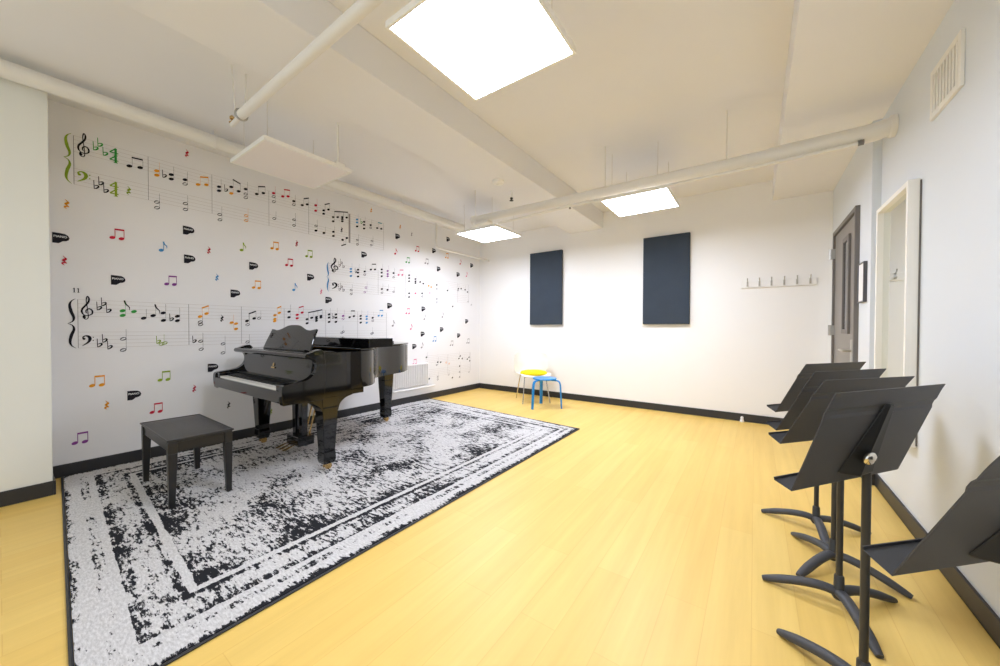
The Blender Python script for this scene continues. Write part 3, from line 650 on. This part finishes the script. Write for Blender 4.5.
def bass(d, y, ztop, zbot, w):
    h_ = ztop - zbot; w *= 1.22; y += w * .09
    P = [(.14, .66, .06), (.12, .82, .08), (.30, .97, .08), (.56, .90, .16), (.66, .66, .18), (.52, .34, .12), (.06, .0, .03)]
    pathw(d, P, y - w / 2, zbot, w, h_, w * 1.5, 8)
    d.ell((y - w / 2 + .20 * w, zbot + .68 * h_), w * .12, w * .12)
    for zz in (.82, .50): d.ell((y - w / 2 + .92 * w, zbot + zz * h_), w * .055, w * .055, 0, 10)
def flat(d, y, z, s=.075):
    d.ribbon([(y - .012, z + s * .72), (y - .010, z - s * .2)], .0045)
    pathw(d, [(-.010, -.013, .006), (.004, -.006, .009), (.013, .008, .010), (.008, .016, .008), (-.010, .008, .004)], y, z, 1, 1, 1, 6)
def rest(d, y, z, s=.07):
    P = [(-.10, .50, .04), (.10, .24, .10), (.10, .18, .20), (-.06, .03, .20), (-.06, -.02, .14), (.16, -.26, .05), (.02, -.22, .13), (-.13, -.28, .15), (-.10, -.40, .09), (.02, -.5, .02)]
    pathw(d, P, y, z, s, s, s, 6)
def brace(d, y0, y1, ztop, zbot, wm=.014):
    h_ = (ztop - zbot); w = y1 - y0
    P = [(1.0, 1.0, .15), (.5, .95, .5), (.28, .87, 1), (.45, .74, 1.25), (.78, .62, 1.0), (.60, .54, .5), (.0, .5, .15)]
    for s in (1, -1):
        pathw(d, [(p[0], .5 + s * (p[1] - .5), p[2]) for p in P], y0, zbot, w, h_, wm, 8)
def head(d, y, z, a=.0185, b=.0125): d.ell((y, z), a, b)
def digit(d, ch, y, z, s):
    if ch == '1': d.ribbon([(y, z + s / 2), (y, z - s / 2)], s * .16).ribbon([(y, z + s / 2), (y - s * .2, z + s * .3)], s * .1).ribbon([(y - s * .18, z - s / 2), (y + s * .18, z - s / 2)], s * .08)
    else:
        d.ribbon([(y + s * .16, z - s / 2), (y + s * .16, z + s / 2)], s * .24).ribbon([(y + s * .2, z + s / 2), (y - s * .42, z - s * .18)], s * .14).ribbon([(y - s * .42, z - s * .18), (y + s * .42, z - s * .18)], s * .14)
        d.ribbon([(y - s * .05, z - s / 2), (y + s * .36, z - s / 2)], s * .08)
STAFF_LABELS = ['topmost long musical staff on the mural wall, lime green brace and bass clef', 'short middle musical staff on the mural wall near the corner, light blue brace',
                'lower long musical staff on the mural wall behind the piano, black brace, numbered 11', 'faint lowest musical staff on the mural wall, right of the radiator']
STAFF_ORIGIN = []
for S, lab in zip(STAVES, STAFF_LABELS):
    t = thing('musical_staff_decal', lab, 'wall decal', (XL, S['y0'], S['zs'][3]), 'musical staves of the mural')
    z = S['zs']; lo = 0 if S['cols'] else .002
    d = D2(.0)
    for (zt, zb) in ((z[0], z[1]), (z[2], z[3])):
        for k in range(5):
            zz = zt + (zb - zt) * k / 4
            d.poly([(S['y0'], zz - .0011), (S['y1'], zz - .0011), (S['y1'], zz + .0011), (S['y0'], zz + .0011)])
    d.build('staff_lines', 'line', t)
    for yb in S['bars']:
        D2(.0006).ribbon([(yb, z[0]), (yb, z[3])], .003).build('bar_line', 'grey', t)
    if S['dbl']:
        D2(.0006).ribbon([(S['dbl'] - .016, z[0]), (S['dbl'] - .016, z[3])], .004).ribbon([(S['dbl'], z[0]), (S['dbl'], z[3])], .014).build('double_bar_line', 'grey', t)
    if S['cols']:
        c = S['cols']
        d = D2(.0012); treble(d, *S['treble']); d.build('treble_clef', c[0], t)
        d = D2(.0012); bass(d, *S['bass']); d.build('bass_clef', c[2], t)
        d = D2(.0012)
        for p in S['tf']: flat(d, *p)
        d.build('key_signature', c[1], t)
        d = D2(.0012)
        for p in S['bf']: flat(d, *p)
        d.build('key_signature', c[3], t)
        d = D2(.0012); b4 = S['brace']; brace(d, *b4); d.build('brace', S['bc'], t)
    for e in S['extra']:
        d = D2(.0012)
        if e[0] == 't':
            for s in (1, -1): digit(d, '4', e[2], e[3] + s * .030, .058)
            d.build('time_signature', e[1], t)
        else:
            digit(d, '1', e[2], e[3], .033); d.build('measure_number_digit', e[1], t)
    for nm, items in S['items']:
        cols = {}
        for it in items: cols.setdefault(it[1], []).append(it)
        for c, its in cols.items():
            d = D2(.0014)
            heads = [i for i in its if i[0] in 'nh']; beams = [i for i in its if i[0] == 'b']
            for i in its:
                if i[0] == 'n': head(d, i[2], i[3])
                elif i[0] == 'h': d.ring((i[2], i[3]), .0195, .0135)
                elif i[0] == 'f': flat(d, i[2], i[3])
                elif i[0] == 'q': rest(d, i[2], i[3])
                elif i[0] == 'l': pathw(d, [(-.02, .05, .010), (-.012, .02, .010), (.008, -.005, .006), (.010, -.03, .003)], i[2], i[3], 1, 1, 1, 6)
                elif i[0] == 'b': d.ribbon([(i[2], i[3]), (i[4], i[5])], .0125)
            if heads:
                if beams:
                    bmn = beams[0]
                    for hh in heads:
                        f = (hh[2] + .017 - bmn[2]) / ((bmn[4] - bmn[2]) or 1); f = min(1, max(0, f))
                        yy = bmn[2] + f * (bmn[4] - bmn[2]); zz = bmn[3] + f * (bmn[5] - bmn[3])
                        d.ribbon([(yy, hh[3]), (yy, zz)], .0016)
                else:
                    yy = heads[0][2] + .017; zt = max(hh[3] for hh in heads); zb = min(hh[3] for hh in heads)
                    d.ribbon([(yy, zb), (yy, zt + .08)], .0016)
            d.build(nm, c, t)

def text_mesh(s, size, mt, name, parent, y, z, x):
    cu = bpy.data.curves.new('lettering', 'FONT'); cu.body = s; cu.size = size; cu.align_x = 'CENTER'; cu.align_y = 'CENTER'; cu.offset = size * .02
    o = bpy.data.objects.new('lettering', cu); col.objects.link(o)
    bpy.context.view_layer.update()
    me = bpy.data.meshes.new_from_object(o.evaluated_get(bpy.context.evaluated_depsgraph_get()))
    bpy.data.objects.remove(o)
    off = parent.location
    for v in me.vertices: v.co = Vector((x, y + v.co.x, z + v.co.y)) - off
    me.materials.append(mt); me.name = name
    r = bpy.data.objects.new(name, me); col.objects.link(r); r.parent = parent; return r
CATG = {'beamed_note_decal': 'beamed note decals of the mural', 'eighth_note_decal': 'single eighth note decals of the mural', 'quarter_rest_decal': 'quarter rest decals of the mural', 'piano_badge_decal': 'piano badge decals of the mural'}
for kind, c, y, z, lab in STICKERS:
    if kind == 'piano_badge_decal':
        t = thing(kind, lab, 'wall decal', (XL, y, z), CATG[kind])
        P = [(-.042, .038), (-.005, .037), (.020, .034), (.035, .024), (.042, .006), (.038, -.010), (.026, -.019), (.008, -.023), (-.002, -.033), (-.012, -.041), (-.042, -.041)]
        d = D2(.0022); d.poly([(y + p[0], z + p[1]) for p in P]); d.build('badge', 'black', t)
        text_mesh('PIANO', .022, MT['whiteink'], 'lettering', t, y - .003, z + .010, WX + .003)
        continue
    d = D2(.0022)
    if kind == 'beamed_note_decal':
        for s in (-1, 1):
            head(d, y + s * .026 - .005, z - .034, .0175, .0125); d.ribbon([(y + s * .026 + .010, z - .032), (y + s * .026 + .010, z + .040)], .004)
        d.poly([(y - .018, z + .030), (y + .038, z + .032), (y + .038, z + .045), (y - .018, z + .043)])
    elif kind == 'eighth_note_decal':
        head(d, y - .010, z - .034, .0175, .013); d.ribbon([(y + .005, z - .034), (y + .005, z + .045)], .004)
        pathw(d, [(.005, .045, .012), (.010, .025, .010), (.026, .008, .007), (.026, -.012, .003)], y, z, 1, 1, 1, 6)
    else:
        rest(d, y, z, .072)
    o = d.m.build(kind, INK[c]); tag(o, lab, 'wall decal', CATG[kind])
    for v in o.data.vertices: v.co -= Vector((XL, y, z))
    o.location = (XL, y, z)

# ------------------------------------------------------------------ grand piano
pn = thing('grand_piano', 'black polished grand piano on the rug in front of the mural wall', 'piano', (-3.35, 1.9, RZ))
RXP, LXP = -2.68, -4.05
ZR0, ZR1 = .652, .955
def outline(inset=0):
    raw = [(RXP, 1.445), (RXP, 1.62), (RXP, 1.76), (-2.71, 1.87), (-2.79, 1.965), (-2.90, 2.05), (-3.01, 2.125), (-3.10, 2.22), (-3.158, 2.36), (-3.19, 2.50), (-3.22, 2.62), (-3.285, 2.73), (-3.40, 2.86), (-3.58, 2.92), (-3.80, 2.94), (-3.96, 2.92), (LXP + .01, 2.85), (LXP, 2.72), (LXP, 1.445)]
    sp = spline(raw[2:-1], 4)
    pts = [raw[0], raw[1]] + sp + [raw[-1]]
    if not inset: return pts
    o = []; n = len(pts)
    for i in range(n):
        a, b = pts[max(i - 1, 0)], pts[min(i + 1, n - 1)]
        dx, dy = b[0] - a[0], b[1] - a[1]; l = math.hypot(dx, dy)
        o.append((pts[i][0] - dy / l * inset, pts[i][1] + dx / l * inset))
    return o
out, inn = outline(), outline(.045)
b = MB(); n = len(out)
vs = [(p[0], p[1], ZR0) for p in out] + [(p[0], p[1], ZR1) for p in out] + [(p[0], p[1], ZR0) for p in inn] + [(p[0], p[1], ZR1) for p in inn]
fs = []
for i in range(n - 1):
    fs += [(i, i + 1, n + i + 1, n + i), (n + i, n + i + 1, 3 * n + i + 1, 3 * n + i), (2 * n + i, 3 * n + i, 3 * n + i + 1, 2 * n + i + 1), (i, 2 * n + i, 2 * n + i + 1, i + 1)]
for e in (0, n - 1): fs.append((e, n + e, 3 * n + e, 2 * n + e))
b.add(vs, fs)
b.build('case', MT['black_lacquer'], pn, smooth=True)
MB().prism(inn, 2, ZR0 + .005, .80).build('soundboard', MT['gold'], pn)
b = MB()
for k in range(9):
    x = -3.98 + k * .15
    b.box(x, x + .03, 1.45, 1.92 if k > 5 else 2.5, .80, .835)
b.box(-4.0, -2.73, 1.44, 1.56, .80, .85)
b.build('iron_plate', MT['gold'], pn, bevel=.006)
# keybed, key slip, cheeks, arms
MB().box(LXP + .02, RXP - .02, 1.165, 1.80, .605, .653).build('keybed', MT['black_lacquer'], pn, bevel=.004)
MB().box(LXP + .04, RXP - .04, 1.146, 1.168, .612, .698).build('key_slip', MT['black_lacquer'], pn, bevel=.005)
arm = spline([(1.155, .60), (1.146, .66), (1.147, .722), (1.165, .742), (1.22, .750), (1.285, .757), (1.335, .772), (1.378, .81), (1.392, .86), (1.376, .905), (1.332, .932), (1.314, .946), (1.33, .957), (1.45, .957), (1.45, .60)], 4)
for (a, c) in ((RXP - .055, RXP + .002), (LXP - .002, LXP + .055)):
    MB().prism(arm, 0, a, c).build('arm', MT['black_lacquer'], pn, bevel=.004)
for (a, c) in ((RXP - .125, RXP - .053), (LXP + .053, LXP + .125)):
    MB().box(a, c, 1.158, 1.31, .69, .738).build('key_block', MT['black_lacquer'], pn, bevel=.006)
kx0, kx1 = LXP + .126, RXP - .126
b = MB(); w = (kx1 - kx0) / 52
for k in range(52): b.box(kx0 + k * w + .0005, kx0 + (k + 1) * w - .0005, 1.162, 1.31, .684, .712)
kb = b.build('white_keys', MT['ivory'], pn)
b = MB()
for k in range(51):
    if (k + 5) % 7 in (2, 6): continue
    x = kx0 + (k + 1) * w
    b.frustum((x, 1.258), .712, .726, .0125, .094, .0095, .088)
b.build('black_keys', MT['ebony'], pn)
MB().box(kx0 - .07, kx1 + .07, 1.31, 1.44, .69, .735).build('key_cover_rail', MT['black_satin'], pn)
fb = MB().prism([(1.350, .735), (1.366, .735), (1.385, .80), (1.405, .915), (1.393, .918), (1.372, .80)], 0, LXP + .055, RXP - .055).build('fallboard', MT['black_lacquer'], pn, bevel=.003)
b = MB()
def fz(z): return 1.3495 + (z - .735) * .235
cx = (kx0 + kx1) / 2
for (x0, x1, z0, z1) in ((-.032, .032, .803, .815), (-.012, .012, .822, .842), (-.006, .006, .842, .850)):
    b.add([(cx + x0, fz(z0) - .001, z0), (cx + x1, fz(z0) - .001, z0), (cx + x1, fz(z1) - .001, z1), (cx + x0, fz(z1) - .001, z1)], [(0, 1, 2, 3)])
b.build('maker_mark', MT['brass'], fb)
MB().prism(spline([(1.318, .918), (1.306, .932), (1.312, .948), (1.33, .954), (1.43, .954), (1.43, .918)], 3), 0, LXP + .003, RXP - .003).build('lock_rail', MT['black_lacquer'], pn, smooth=True)
MB().box(-3.93, -2.80, 1.345, 1.60, .945, .958).build('music_shelf', MT['black_lacquer'], pn, bevel=.003)
# music desk
tl = .36
mo = [(-.435, 0)] + spline([(-.435, 0), (-.430, .06), (-.416, .12), (-.405, .188)], 4) + spline([(-.405, .188), (-.36, .186), (-.30, .178), (-.22, .190), (-.12, .220), (-.05, .228), (.05, .228), (.12, .220), (.22, .190), (.30, .180), (.36, .186), (.405, .192)], 4) + spline([(.412, .188), (.412, .12), (.425, .06), (.435, 0)], 4)
b = MB(); b.prism(mo, 1, -.008, .008)
b.xf(Matrix.Translation((-3.33, 1.455, .958)) @ Matrix.Rotation(-tl, 4, 'X'))
md = b.build('music_desk', MT['black_lacquer'], pn, bevel=.004)
MB().box(-3.70, -2.95, 1.428, 1.446, .958, .972).build('desk_ledge', MT['black_lacquer'], md, bevel=.003)
MB().tube([(-3.33, 1.53, 1.08), (-3.33, 1.60, .96)], .007, 8).build('prop', MT['black_satin'], md)
# lid: rear part closed, front flap folded back onto it
lo = [p for p in outline(-.008) if p[1] > 1.75]
lo = [(RXP + .008, 1.75)] + lo + [(LXP - .008, 1.75)]
MB().prism(lo, 2, .962, .976).build('lid', MT['black_lacquer'], pn, bevel=.004)
MB().box(LXP + .01, RXP - .0, 1.84, 2.085, .9775, 1.058).build('lid_flap', MT['black_lacquer'], pn, bevel=.004)
MB().lathe([(.012, 0), (.012, .006), (.006, .010), (.012, .018), (.006, .026)], (-3.34, 2.60, .975), 12).build('lid_knob', MT['black_satin'], pn, smooth=True)
# legs
def leg(x, y, ztop, corbel):
    b = MB()
    b.frustum((x, y), .155, .52, .092, .092, .128, .128)
    b.frustum((x, y), .095, .16, .104, .104, .098, .098)
    b.frustum((x, y), .065, .095, .085, .085, .104, .104)
    b.frustum((x, y), .52, ztop, .128, .128, .135, .135)
    lg = b.build('leg', MT['black_lacquer'], pn, bevel=.005)
    if corbel:
        P = spline([(y - .27, ztop), (y - .26, ztop - .018), (y - .15, ztop - .035), (y - .09, ztop - .075), (y - .066, ztop - .115)], 5) + spline([(y + .066, ztop - .115), (y + .085, ztop - .065), (y + .13, ztop - .03), (y + .19, ztop - .012), (y + .20, ztop)], 5)
        MB().prism(P, 0, x - .06, x + .06).build('bracket', MT['black_lacquer'], lg, bevel=.003)
    else:
        MB().frustum((x, y), ztop - .075, ztop + .01, .13, .13, .26, .24).build('bracket', MT['black_lacquer'], lg, bevel=.004)
    c = MB()
    c.lathe([(.026, .050), (.026, .066), (.018, .072)], (x, y, RZ - .01), 16)
    c.box(x - .022, x - .016, y - .02, y + .025, .018 + RZ, .056 + RZ).box(x + .016, x + .022, y - .02, y + .025, .018 + RZ, .056 + RZ)
    c.lathe([(.010, -.014), (.0265, -.010), (.0275, 0), (.0265, .010), (.010, .014)], (x, y + .012, RZ + .0275), 18, axis=0)
    c.build('caster', MT['brass'], lg, smooth=True)
leg(-2.80, 1.53, .607, True); leg(-3.955, 1.51, .607, True); leg(-3.66, 2.74, .655, False)
# pedal lyre
ly = MB().box(-3.545, -3.325, 1.555, 1.70, .075, .16).build('lyre_box', MT['black_lacquer'], pn, bevel=.006)
for x in (-3.50, -3.375):
    MB().frustum((x, 1.625), .16, .606, .055, .05, .07, .06).build('lyre_post', MT['black_lacquer'], pn, bevel=.004)
MB().box(-3.55, -3.33, 1.59, 1.66, .575, .606).build('lyre_head', MT['black_lacquer'], pn, bevel=.004)
for x in (-3.50, -3.435, -3.37):
    MB().tube([(x, 1.57, .095), (x, 1.52, .088), (x, 1.47, .072), (x, 1.445, .066)], [.009, .011, .016, .010], 10, flat=.5).build('pedal', MT['brass'], ly, smooth=True)
for x in (-3.47, -3.40):
    MB().tube([(x, 1.69, .15), (x, 1.80, .60)], .008, 8).build('lyre_brace', MT['brass'], pn)
tag(MB().tube(spline([(-3.16, 1.85, .60), (-3.17, 1.83, .50), (-3.20, 1.80, .36), (-3.22, 1.79, .22), (-3.25, 1.76, .10), (-3.29, 1.75, .022), (-3.36, 1.80, .0175), (-3.5, 1.95, .0175)], 5), .006, 8).build('power_cord', MT['redcable'], smooth=True), 'red brown cord hanging down behind the piano pedals', 'cord')

# ------------------------------------------------------------------ piano bench
bn = thing('piano_bench', 'black padded piano bench with tapered legs at the left end of the rug', 'bench', (-3.36, .79, RZ))
bx0, bx1, by0, by1 = -3.685, -2.962, .606, .95
ZT = .444
def quad_leg(x, y, sx_, sy):
    w0, w1 = .030, .047
    b = MB(); b.frustum((x + sx_ * .004, y + sy * .004), RZ, ZT - .09, w0, w0, w1, w1, (x, y)); b.frustum((x, y), ZT - .09, ZT - .02, w1, w1, w1, w1)
    return b
for x, sx_ in ((bx0 + .026, -1), (bx1 - .026, 1)):
    for y, sy in ((by0 + .026, -1), (by1 - .026, 1)):
        quad_leg(x, y, sx_, sy).build('leg', MT['black_satin'], bn, bevel=.003)
b = MB()
for y in (by0 + .012, by1 - .030): b.box(bx0 + .045, bx1 - .045, y, y + .018, ZT - .082, ZT - .02)
for x in (bx0 + .012, bx1 - .030): b.box(x, x + .018, by0 + .045, by1 - .045, ZT - .082, ZT - .02)
b.build('apron', MT['black_satin'], bn, bevel=.002)
MB().box(bx0 + .004, bx1 - .004, by0 + .004, by1 - .004, ZT - .022, ZT - .006).build('seat_board', MT['black_satin'], bn, bevel=.004)
b = MB(); nx, ny = 14, 10
for s in (0,):
    vs = []; fs = []
    for j in range(ny + 1):
        for i in range(nx + 1):
            u, v = i / nx, j / ny
            e = min(u, 1 - u) * 2.4; g = min(v, 1 - v) * 2.0
            zz = ZT - .004 + .016 * min(1, e * 1.5) ** .5 * min(1, g * 1.5) ** .5
            vs.append((bx0 + (bx1 - bx0) * u, by0 + (by1 - by0) * v, zz))
    for j in range(ny):
        for i in range(nx):
            a = j * (nx + 1) + i; fs.append((a, a + 1, a + nx + 2, a + nx + 1))
    m0 = len(vs)
    loop = [i for i in range(nx + 1)] + [j * (nx + 1) + nx for j in range(1, ny + 1)] + [ny * (nx + 1) + i for i in range(nx - 1, -1, -1)] + [j * (nx + 1) for j in range(ny - 1, 0, -1)]
    for i in loop: vs.append((vs[i][0], vs[i][1], ZT - .012))
    L_ = len(loop)
    for k in range(L_): fs.append((loop[k], m0 + k, m0 + (k + 1) % L_, loop[(k + 1) % L_]))
    fs.append(tuple(m0 + k for k in range(L_)))
    b.add(vs, fs)
pad = b.build('seat_pad', MT['leather'], bn, smooth=True)
MB().tube([(bx0, by0, ZT - .004), (bx1, by0, ZT - .004), (bx1, by1, ZT - .004), (bx0, by1, ZT - .004), (bx0, by0, ZT - .004)], .005, 6).build('piping', MT['black_satin'], pad)
for x in (bx0 - .008, bx1 + .008):
    pass

# ------------------------------------------------------------------ white chair with yellow seat pad
ch = thing('shell_chair', 'white shell chair with yellow seat pad and thin metal legs by the back wall', 'chair', (-2.87, 4.92, 0), None, math.radians(46))
ch['local_frame'] = 1
# local frame: sitter faces -y; x to the sitter's side
legs = [((-.17, -.16, .40), (-.215, -.235, 0)), ((.17, -.16, .40), (.215, -.235, 0)), ((-.16, .15, .40), (-.205, .245, 0)), ((.16, .15, .40), (.205, .245, 0))]
for a, c in legs:
    lg = MB().tube([a, c], .0085, 10).build('leg', MT['chrome'], ch, smooth=True)
MB().tube([(-.17, -.16, .40), (.17, -.16, .40)], .008, 8).tube([(-.16, .15, .40), (.16, .15, .40)], .008, 8).tube([(-.17, -.16, .40), (-.16, .15, .40)], .008, 8).tube([(.17, -.16, .40), (.16, .15, .40)], .008, 8).build('under_frame', MT['chrome'], ch)
# shell: seat flowing up into a curved back with arms
prof = spline([(-.235, .405), (-.215, .424), (-.14, .424), (0, .412), (.12, .412), (.19, .435), (.225, .50), (.242, .60), (.262, .70), (.275, .775)], 4)
b = MB(); nu = 16; n = len(prof); vs = []; fs = []
for lay in (0, 1):
    for i, (y, z) in enumerate(prof):
        f = i / (n - 1)
        half = .235 + .045 * min(1, max(0, (f - .35) / .3)) - .02 * max(0, (f - .85) / .15)
        for k in range(nu + 1):
            u = k / nu * 2 - 1
            curl = abs(u) ** 2.6
            wrap = max(0, min(1, (f - .45) / .2))
            yy = y - curl * .16 * wrap; zz = z + curl * .03 * (1 - wrap) - (curl * .05 * max(0, (f - .8) / .2))
            vs.append((u * half, yy + (0 if lay == 0 else .004 + .004 * wrap), zz - (0 if lay == 0 else .010 * (1 - wrap))))
M0 = n * (nu + 1)
for i in range(n - 1):
    for k in range(nu):
        a = i * (nu + 1) + k
        fs += [(a, a + 1, a + nu + 2, a + nu + 1), (M0 + a, M0 + a + nu + 1, M0 + a + nu + 2, M0 + a + 1)]
for k in range(nu): fs += [(k, M0 + k, M0 + k + 1, k + 1), ((n - 1) * (nu + 1) + k, (n - 1) * (nu + 1) + k + 1, M0 + (n - 1) * (nu + 1) + k + 1, M0 + (n - 1) * (nu + 1) + k)]
for i in range(n - 1):
    for e in (0, nu):
        a = i * (nu + 1) + e; fs.append((a, a + nu + 1, M0 + a + nu + 1, M0 + a))
b.add(vs, fs); b.build('shell', MT['shell'], ch, smooth=True)
b = MB(); b.lathe([(.12, 0), (.19, .004), (.212, .022), (.212, .040), (.195, .058), (.14, .070), (.0, .076)], (0, 0, 0), 28); b.xf(Matrix.Translation((.015, -.02, .414)) @ Matrix.Diagonal((1.0, 1.0, 1, 1)))
b.build('seat_pad', MT['cushion'], ch, smooth=True)

# ------------------------------------------------------------------ blue stool
st = thing('stool', 'bright blue three-legged bentwood stool in front of the white chair', 'stool', (-2.492, 4.629, 0))
scx, scy = -2.492, 4.629
MB().lathe([(.0, .408), (.165, .408), (.172, .414), (.172, .424), (.165, .431), (.0, .431)], (scx, scy, 0), 40).build('seat', MT['stoolblue'], st, smooth=True)
for (lx, ly_) in ((-2.562, 4.384), (-2.258, 4.685), (-2.656, 4.817)):
    dx, dy = lx - scx, ly_ - scy; l = math.hypot(dx, dy); dx /= l; dy /= l
    pr = [(.10, .398), (.15, .398), (.185, .395), (.212, .380), (.226, .350), (.232, .30), (.240, .15), (.248, 0)]
    pts = [(scx + dx * r, scy + dy * r, z) for r, z in spline(pr, 4)]
    b = MB(); b.tube(pts, .024, 12, flat=.45, up=(dx * .01, dy * .01, 1))
    for i, v in enumerate(b.v):
        if v[2] < 0: b.v[i] = (v[0], v[1], 0)
    b.build('leg', MT['stoolblue'], st, smooth=True)

# ------------------------------------------------------------------ music stands
def stand(base, yawd, legs_deg, tilt, lab, dn=.065, da=0, zf=.677, W2=.245, H_=.327, lip=.053):
    t = thing('music_stand', lab, 'music stand', (base[0], base[1], 0), 'black music stands along the right wall', 0)
    t['local_frame'] = 1
    Rz = Matrix.Rotation(math.radians(yawd), 4, 'Z')
    b = MB().lathe([(.018, .030), (.024, .04), (.024, .06), (.018, .07), (.0165, .125), (.013, .13)], (0, 0, 0), 20)
    b.build('base_hub', MT['standpole'], t, smooth=True)
    for a in legs_deg:
        a = math.radians(a); dx, dy = math.cos(a), math.sin(a)
        pr = spline([(.0, .056), (.05, .062), (.11, .054), (.17, .038), (.22, .021), (.256, .009)], 4)
        m = len(pr); rs = [.022 - .002 * i / m if i < m * .6 else .021 - .011 * ((i - m * .6) / (m * .4)) ** 1.5 for i in range(m)]
        b = MB(); b.tube([(dx * r, dy * r, z) for r, z in pr], rs, 14, flat=.78, up=(0, 0, 1))
        for i, v in enumerate(b.v):
            if v[2] < 0: b.v[i] = (v[0], v[1], 0.0)
        b.build('leg', MT['stand'], t, smooth=True)
    MB().tube([(0, 0, .10), (0, 0, .735)], .0112, 16).build('pole', MT['standpole'], t, smooth=True)
    # desk frame: x width, y musician side, z up, then tilted back
    Tm = Rz @ Matrix.Translation((da, dn, zf)) @ Matrix.Rotation(math.radians(tilt), 4, 'X')
    th = .0025
    prof = [(lip + .002, .006), (lip, 0), (0, 0), (0, .235), (.0028, .244), (.0028, .257), (0, .266), (0, .285), (-.0005, .300), (-.002, H_)]
    b = MB()
    n = len(prof)
    A = [(x, y, z) for x in (-W2, W2) for (y, z) in prof]
    Bk = []
    for x in (-W2, W2):
        for i, (y, z) in enumerate(prof):
            a_, c_ = prof[max(0, i - 1)], prof[min(n - 1, i + 1)]
            ty, tz = c_[0] - a_[0], c_[1] - a_[1]; l = math.hypot(ty, tz)
            Bk.append((x, y - tz / l * th, z + ty / l * th))
    vs = A + Bk; fs = []
    for i in range(n - 1):
        fs += [(i, i + 1, n + i + 1, n + i), (2 * n + i, 3 * n + i, 3 * n + i + 1, 2 * n + i + 1), (i, 2 * n + i, 2 * n + i + 1, i + 1), (n + i, n + i + 1, 3 * n + i + 1, 3 * n + i)]
    fs += [(0, n, 3 * n, 2 * n), (n - 1, 3 * n - 1, 4 * n - 1, 2 * n - 1)]
    b.add(vs, fs); b.xf(Tm); b.build('desk', MT['stand'], t)
    # triangular tilt bracket on the back
    b = MB()
    b.add([(-.085, -.003, .036), (.024, -.003, .048), (.022, -.003, .268), (-.012, -.003, .268), (-.030, -.034, .040), (.022, -.036, .05), (.020, -.014, .268), (-.004, -.014, .268)],
          [(0, 1, 2, 3), (4, 7, 6, 5), (0, 4, 5, 1), (1, 5, 6, 2), (2, 6, 7, 3), (3, 7, 4, 0)])
    b.xf(Tm); br = b.build('tilt_bracket', MT['black'], t, bevel=.006)
    b = MB(); b.lathe([(.019, 0), (.021, -.004), (.020, -.010), (.014, -.016), (.0, -.019)], (-.030, -.027, .106), 22, axis=1); b.xf(Tm)
    b.build('tilt_bolt', MT['knob'], br, smooth=True)
stand((.283, 1.540), 54, (141, 270, 25), 18.5, 'black music stand nearest the camera in the overlapping row, with a visible shiny tilt bolt', dn=.026, da=-.040, zf=.687, W2=.256, H_=.315, lip=.047)
stand((.295, 2.020), 50, (178, 286, 40), 29, 'black music stand second in the overlapping row from the camera')
stand((.322, 2.350), 52, (123, 235, 337), 28, 'black music stand third in the overlapping row, just in front of the farthest one', dn=.105, zf=.652, H_=.35)
stand((.298, 2.730), 53, (170, 275, 22), 27.7, 'black music stand farthest from the camera in the overlapping row')
stand((.437, 1.177), 45.6, (100, 220, 340), 25, 'black music stand cut off by the right photo edge, apart from the row', dn=.053, zf=.656, H_=.32)

# ------------------------------------------------------------------ world and view
w = bpy.data.worlds.new('world'); scene.world = w; w.use_nodes = True
w.node_tree.nodes['Background'].inputs[0].default_value = (.88, .945, 1, 1); w.node_tree.nodes['Background'].inputs[1].default_value = .8
vs_ = scene.view_settings
vs_.view_transform = 'Standard'; vs_.look = 'None'; vs_.gamma = 1; vs_.use_curve_mapping = False; vs_.exposure = 0.72
scene.cycles.max_bounces = 12; scene.cycles.diffuse_bounces = 8
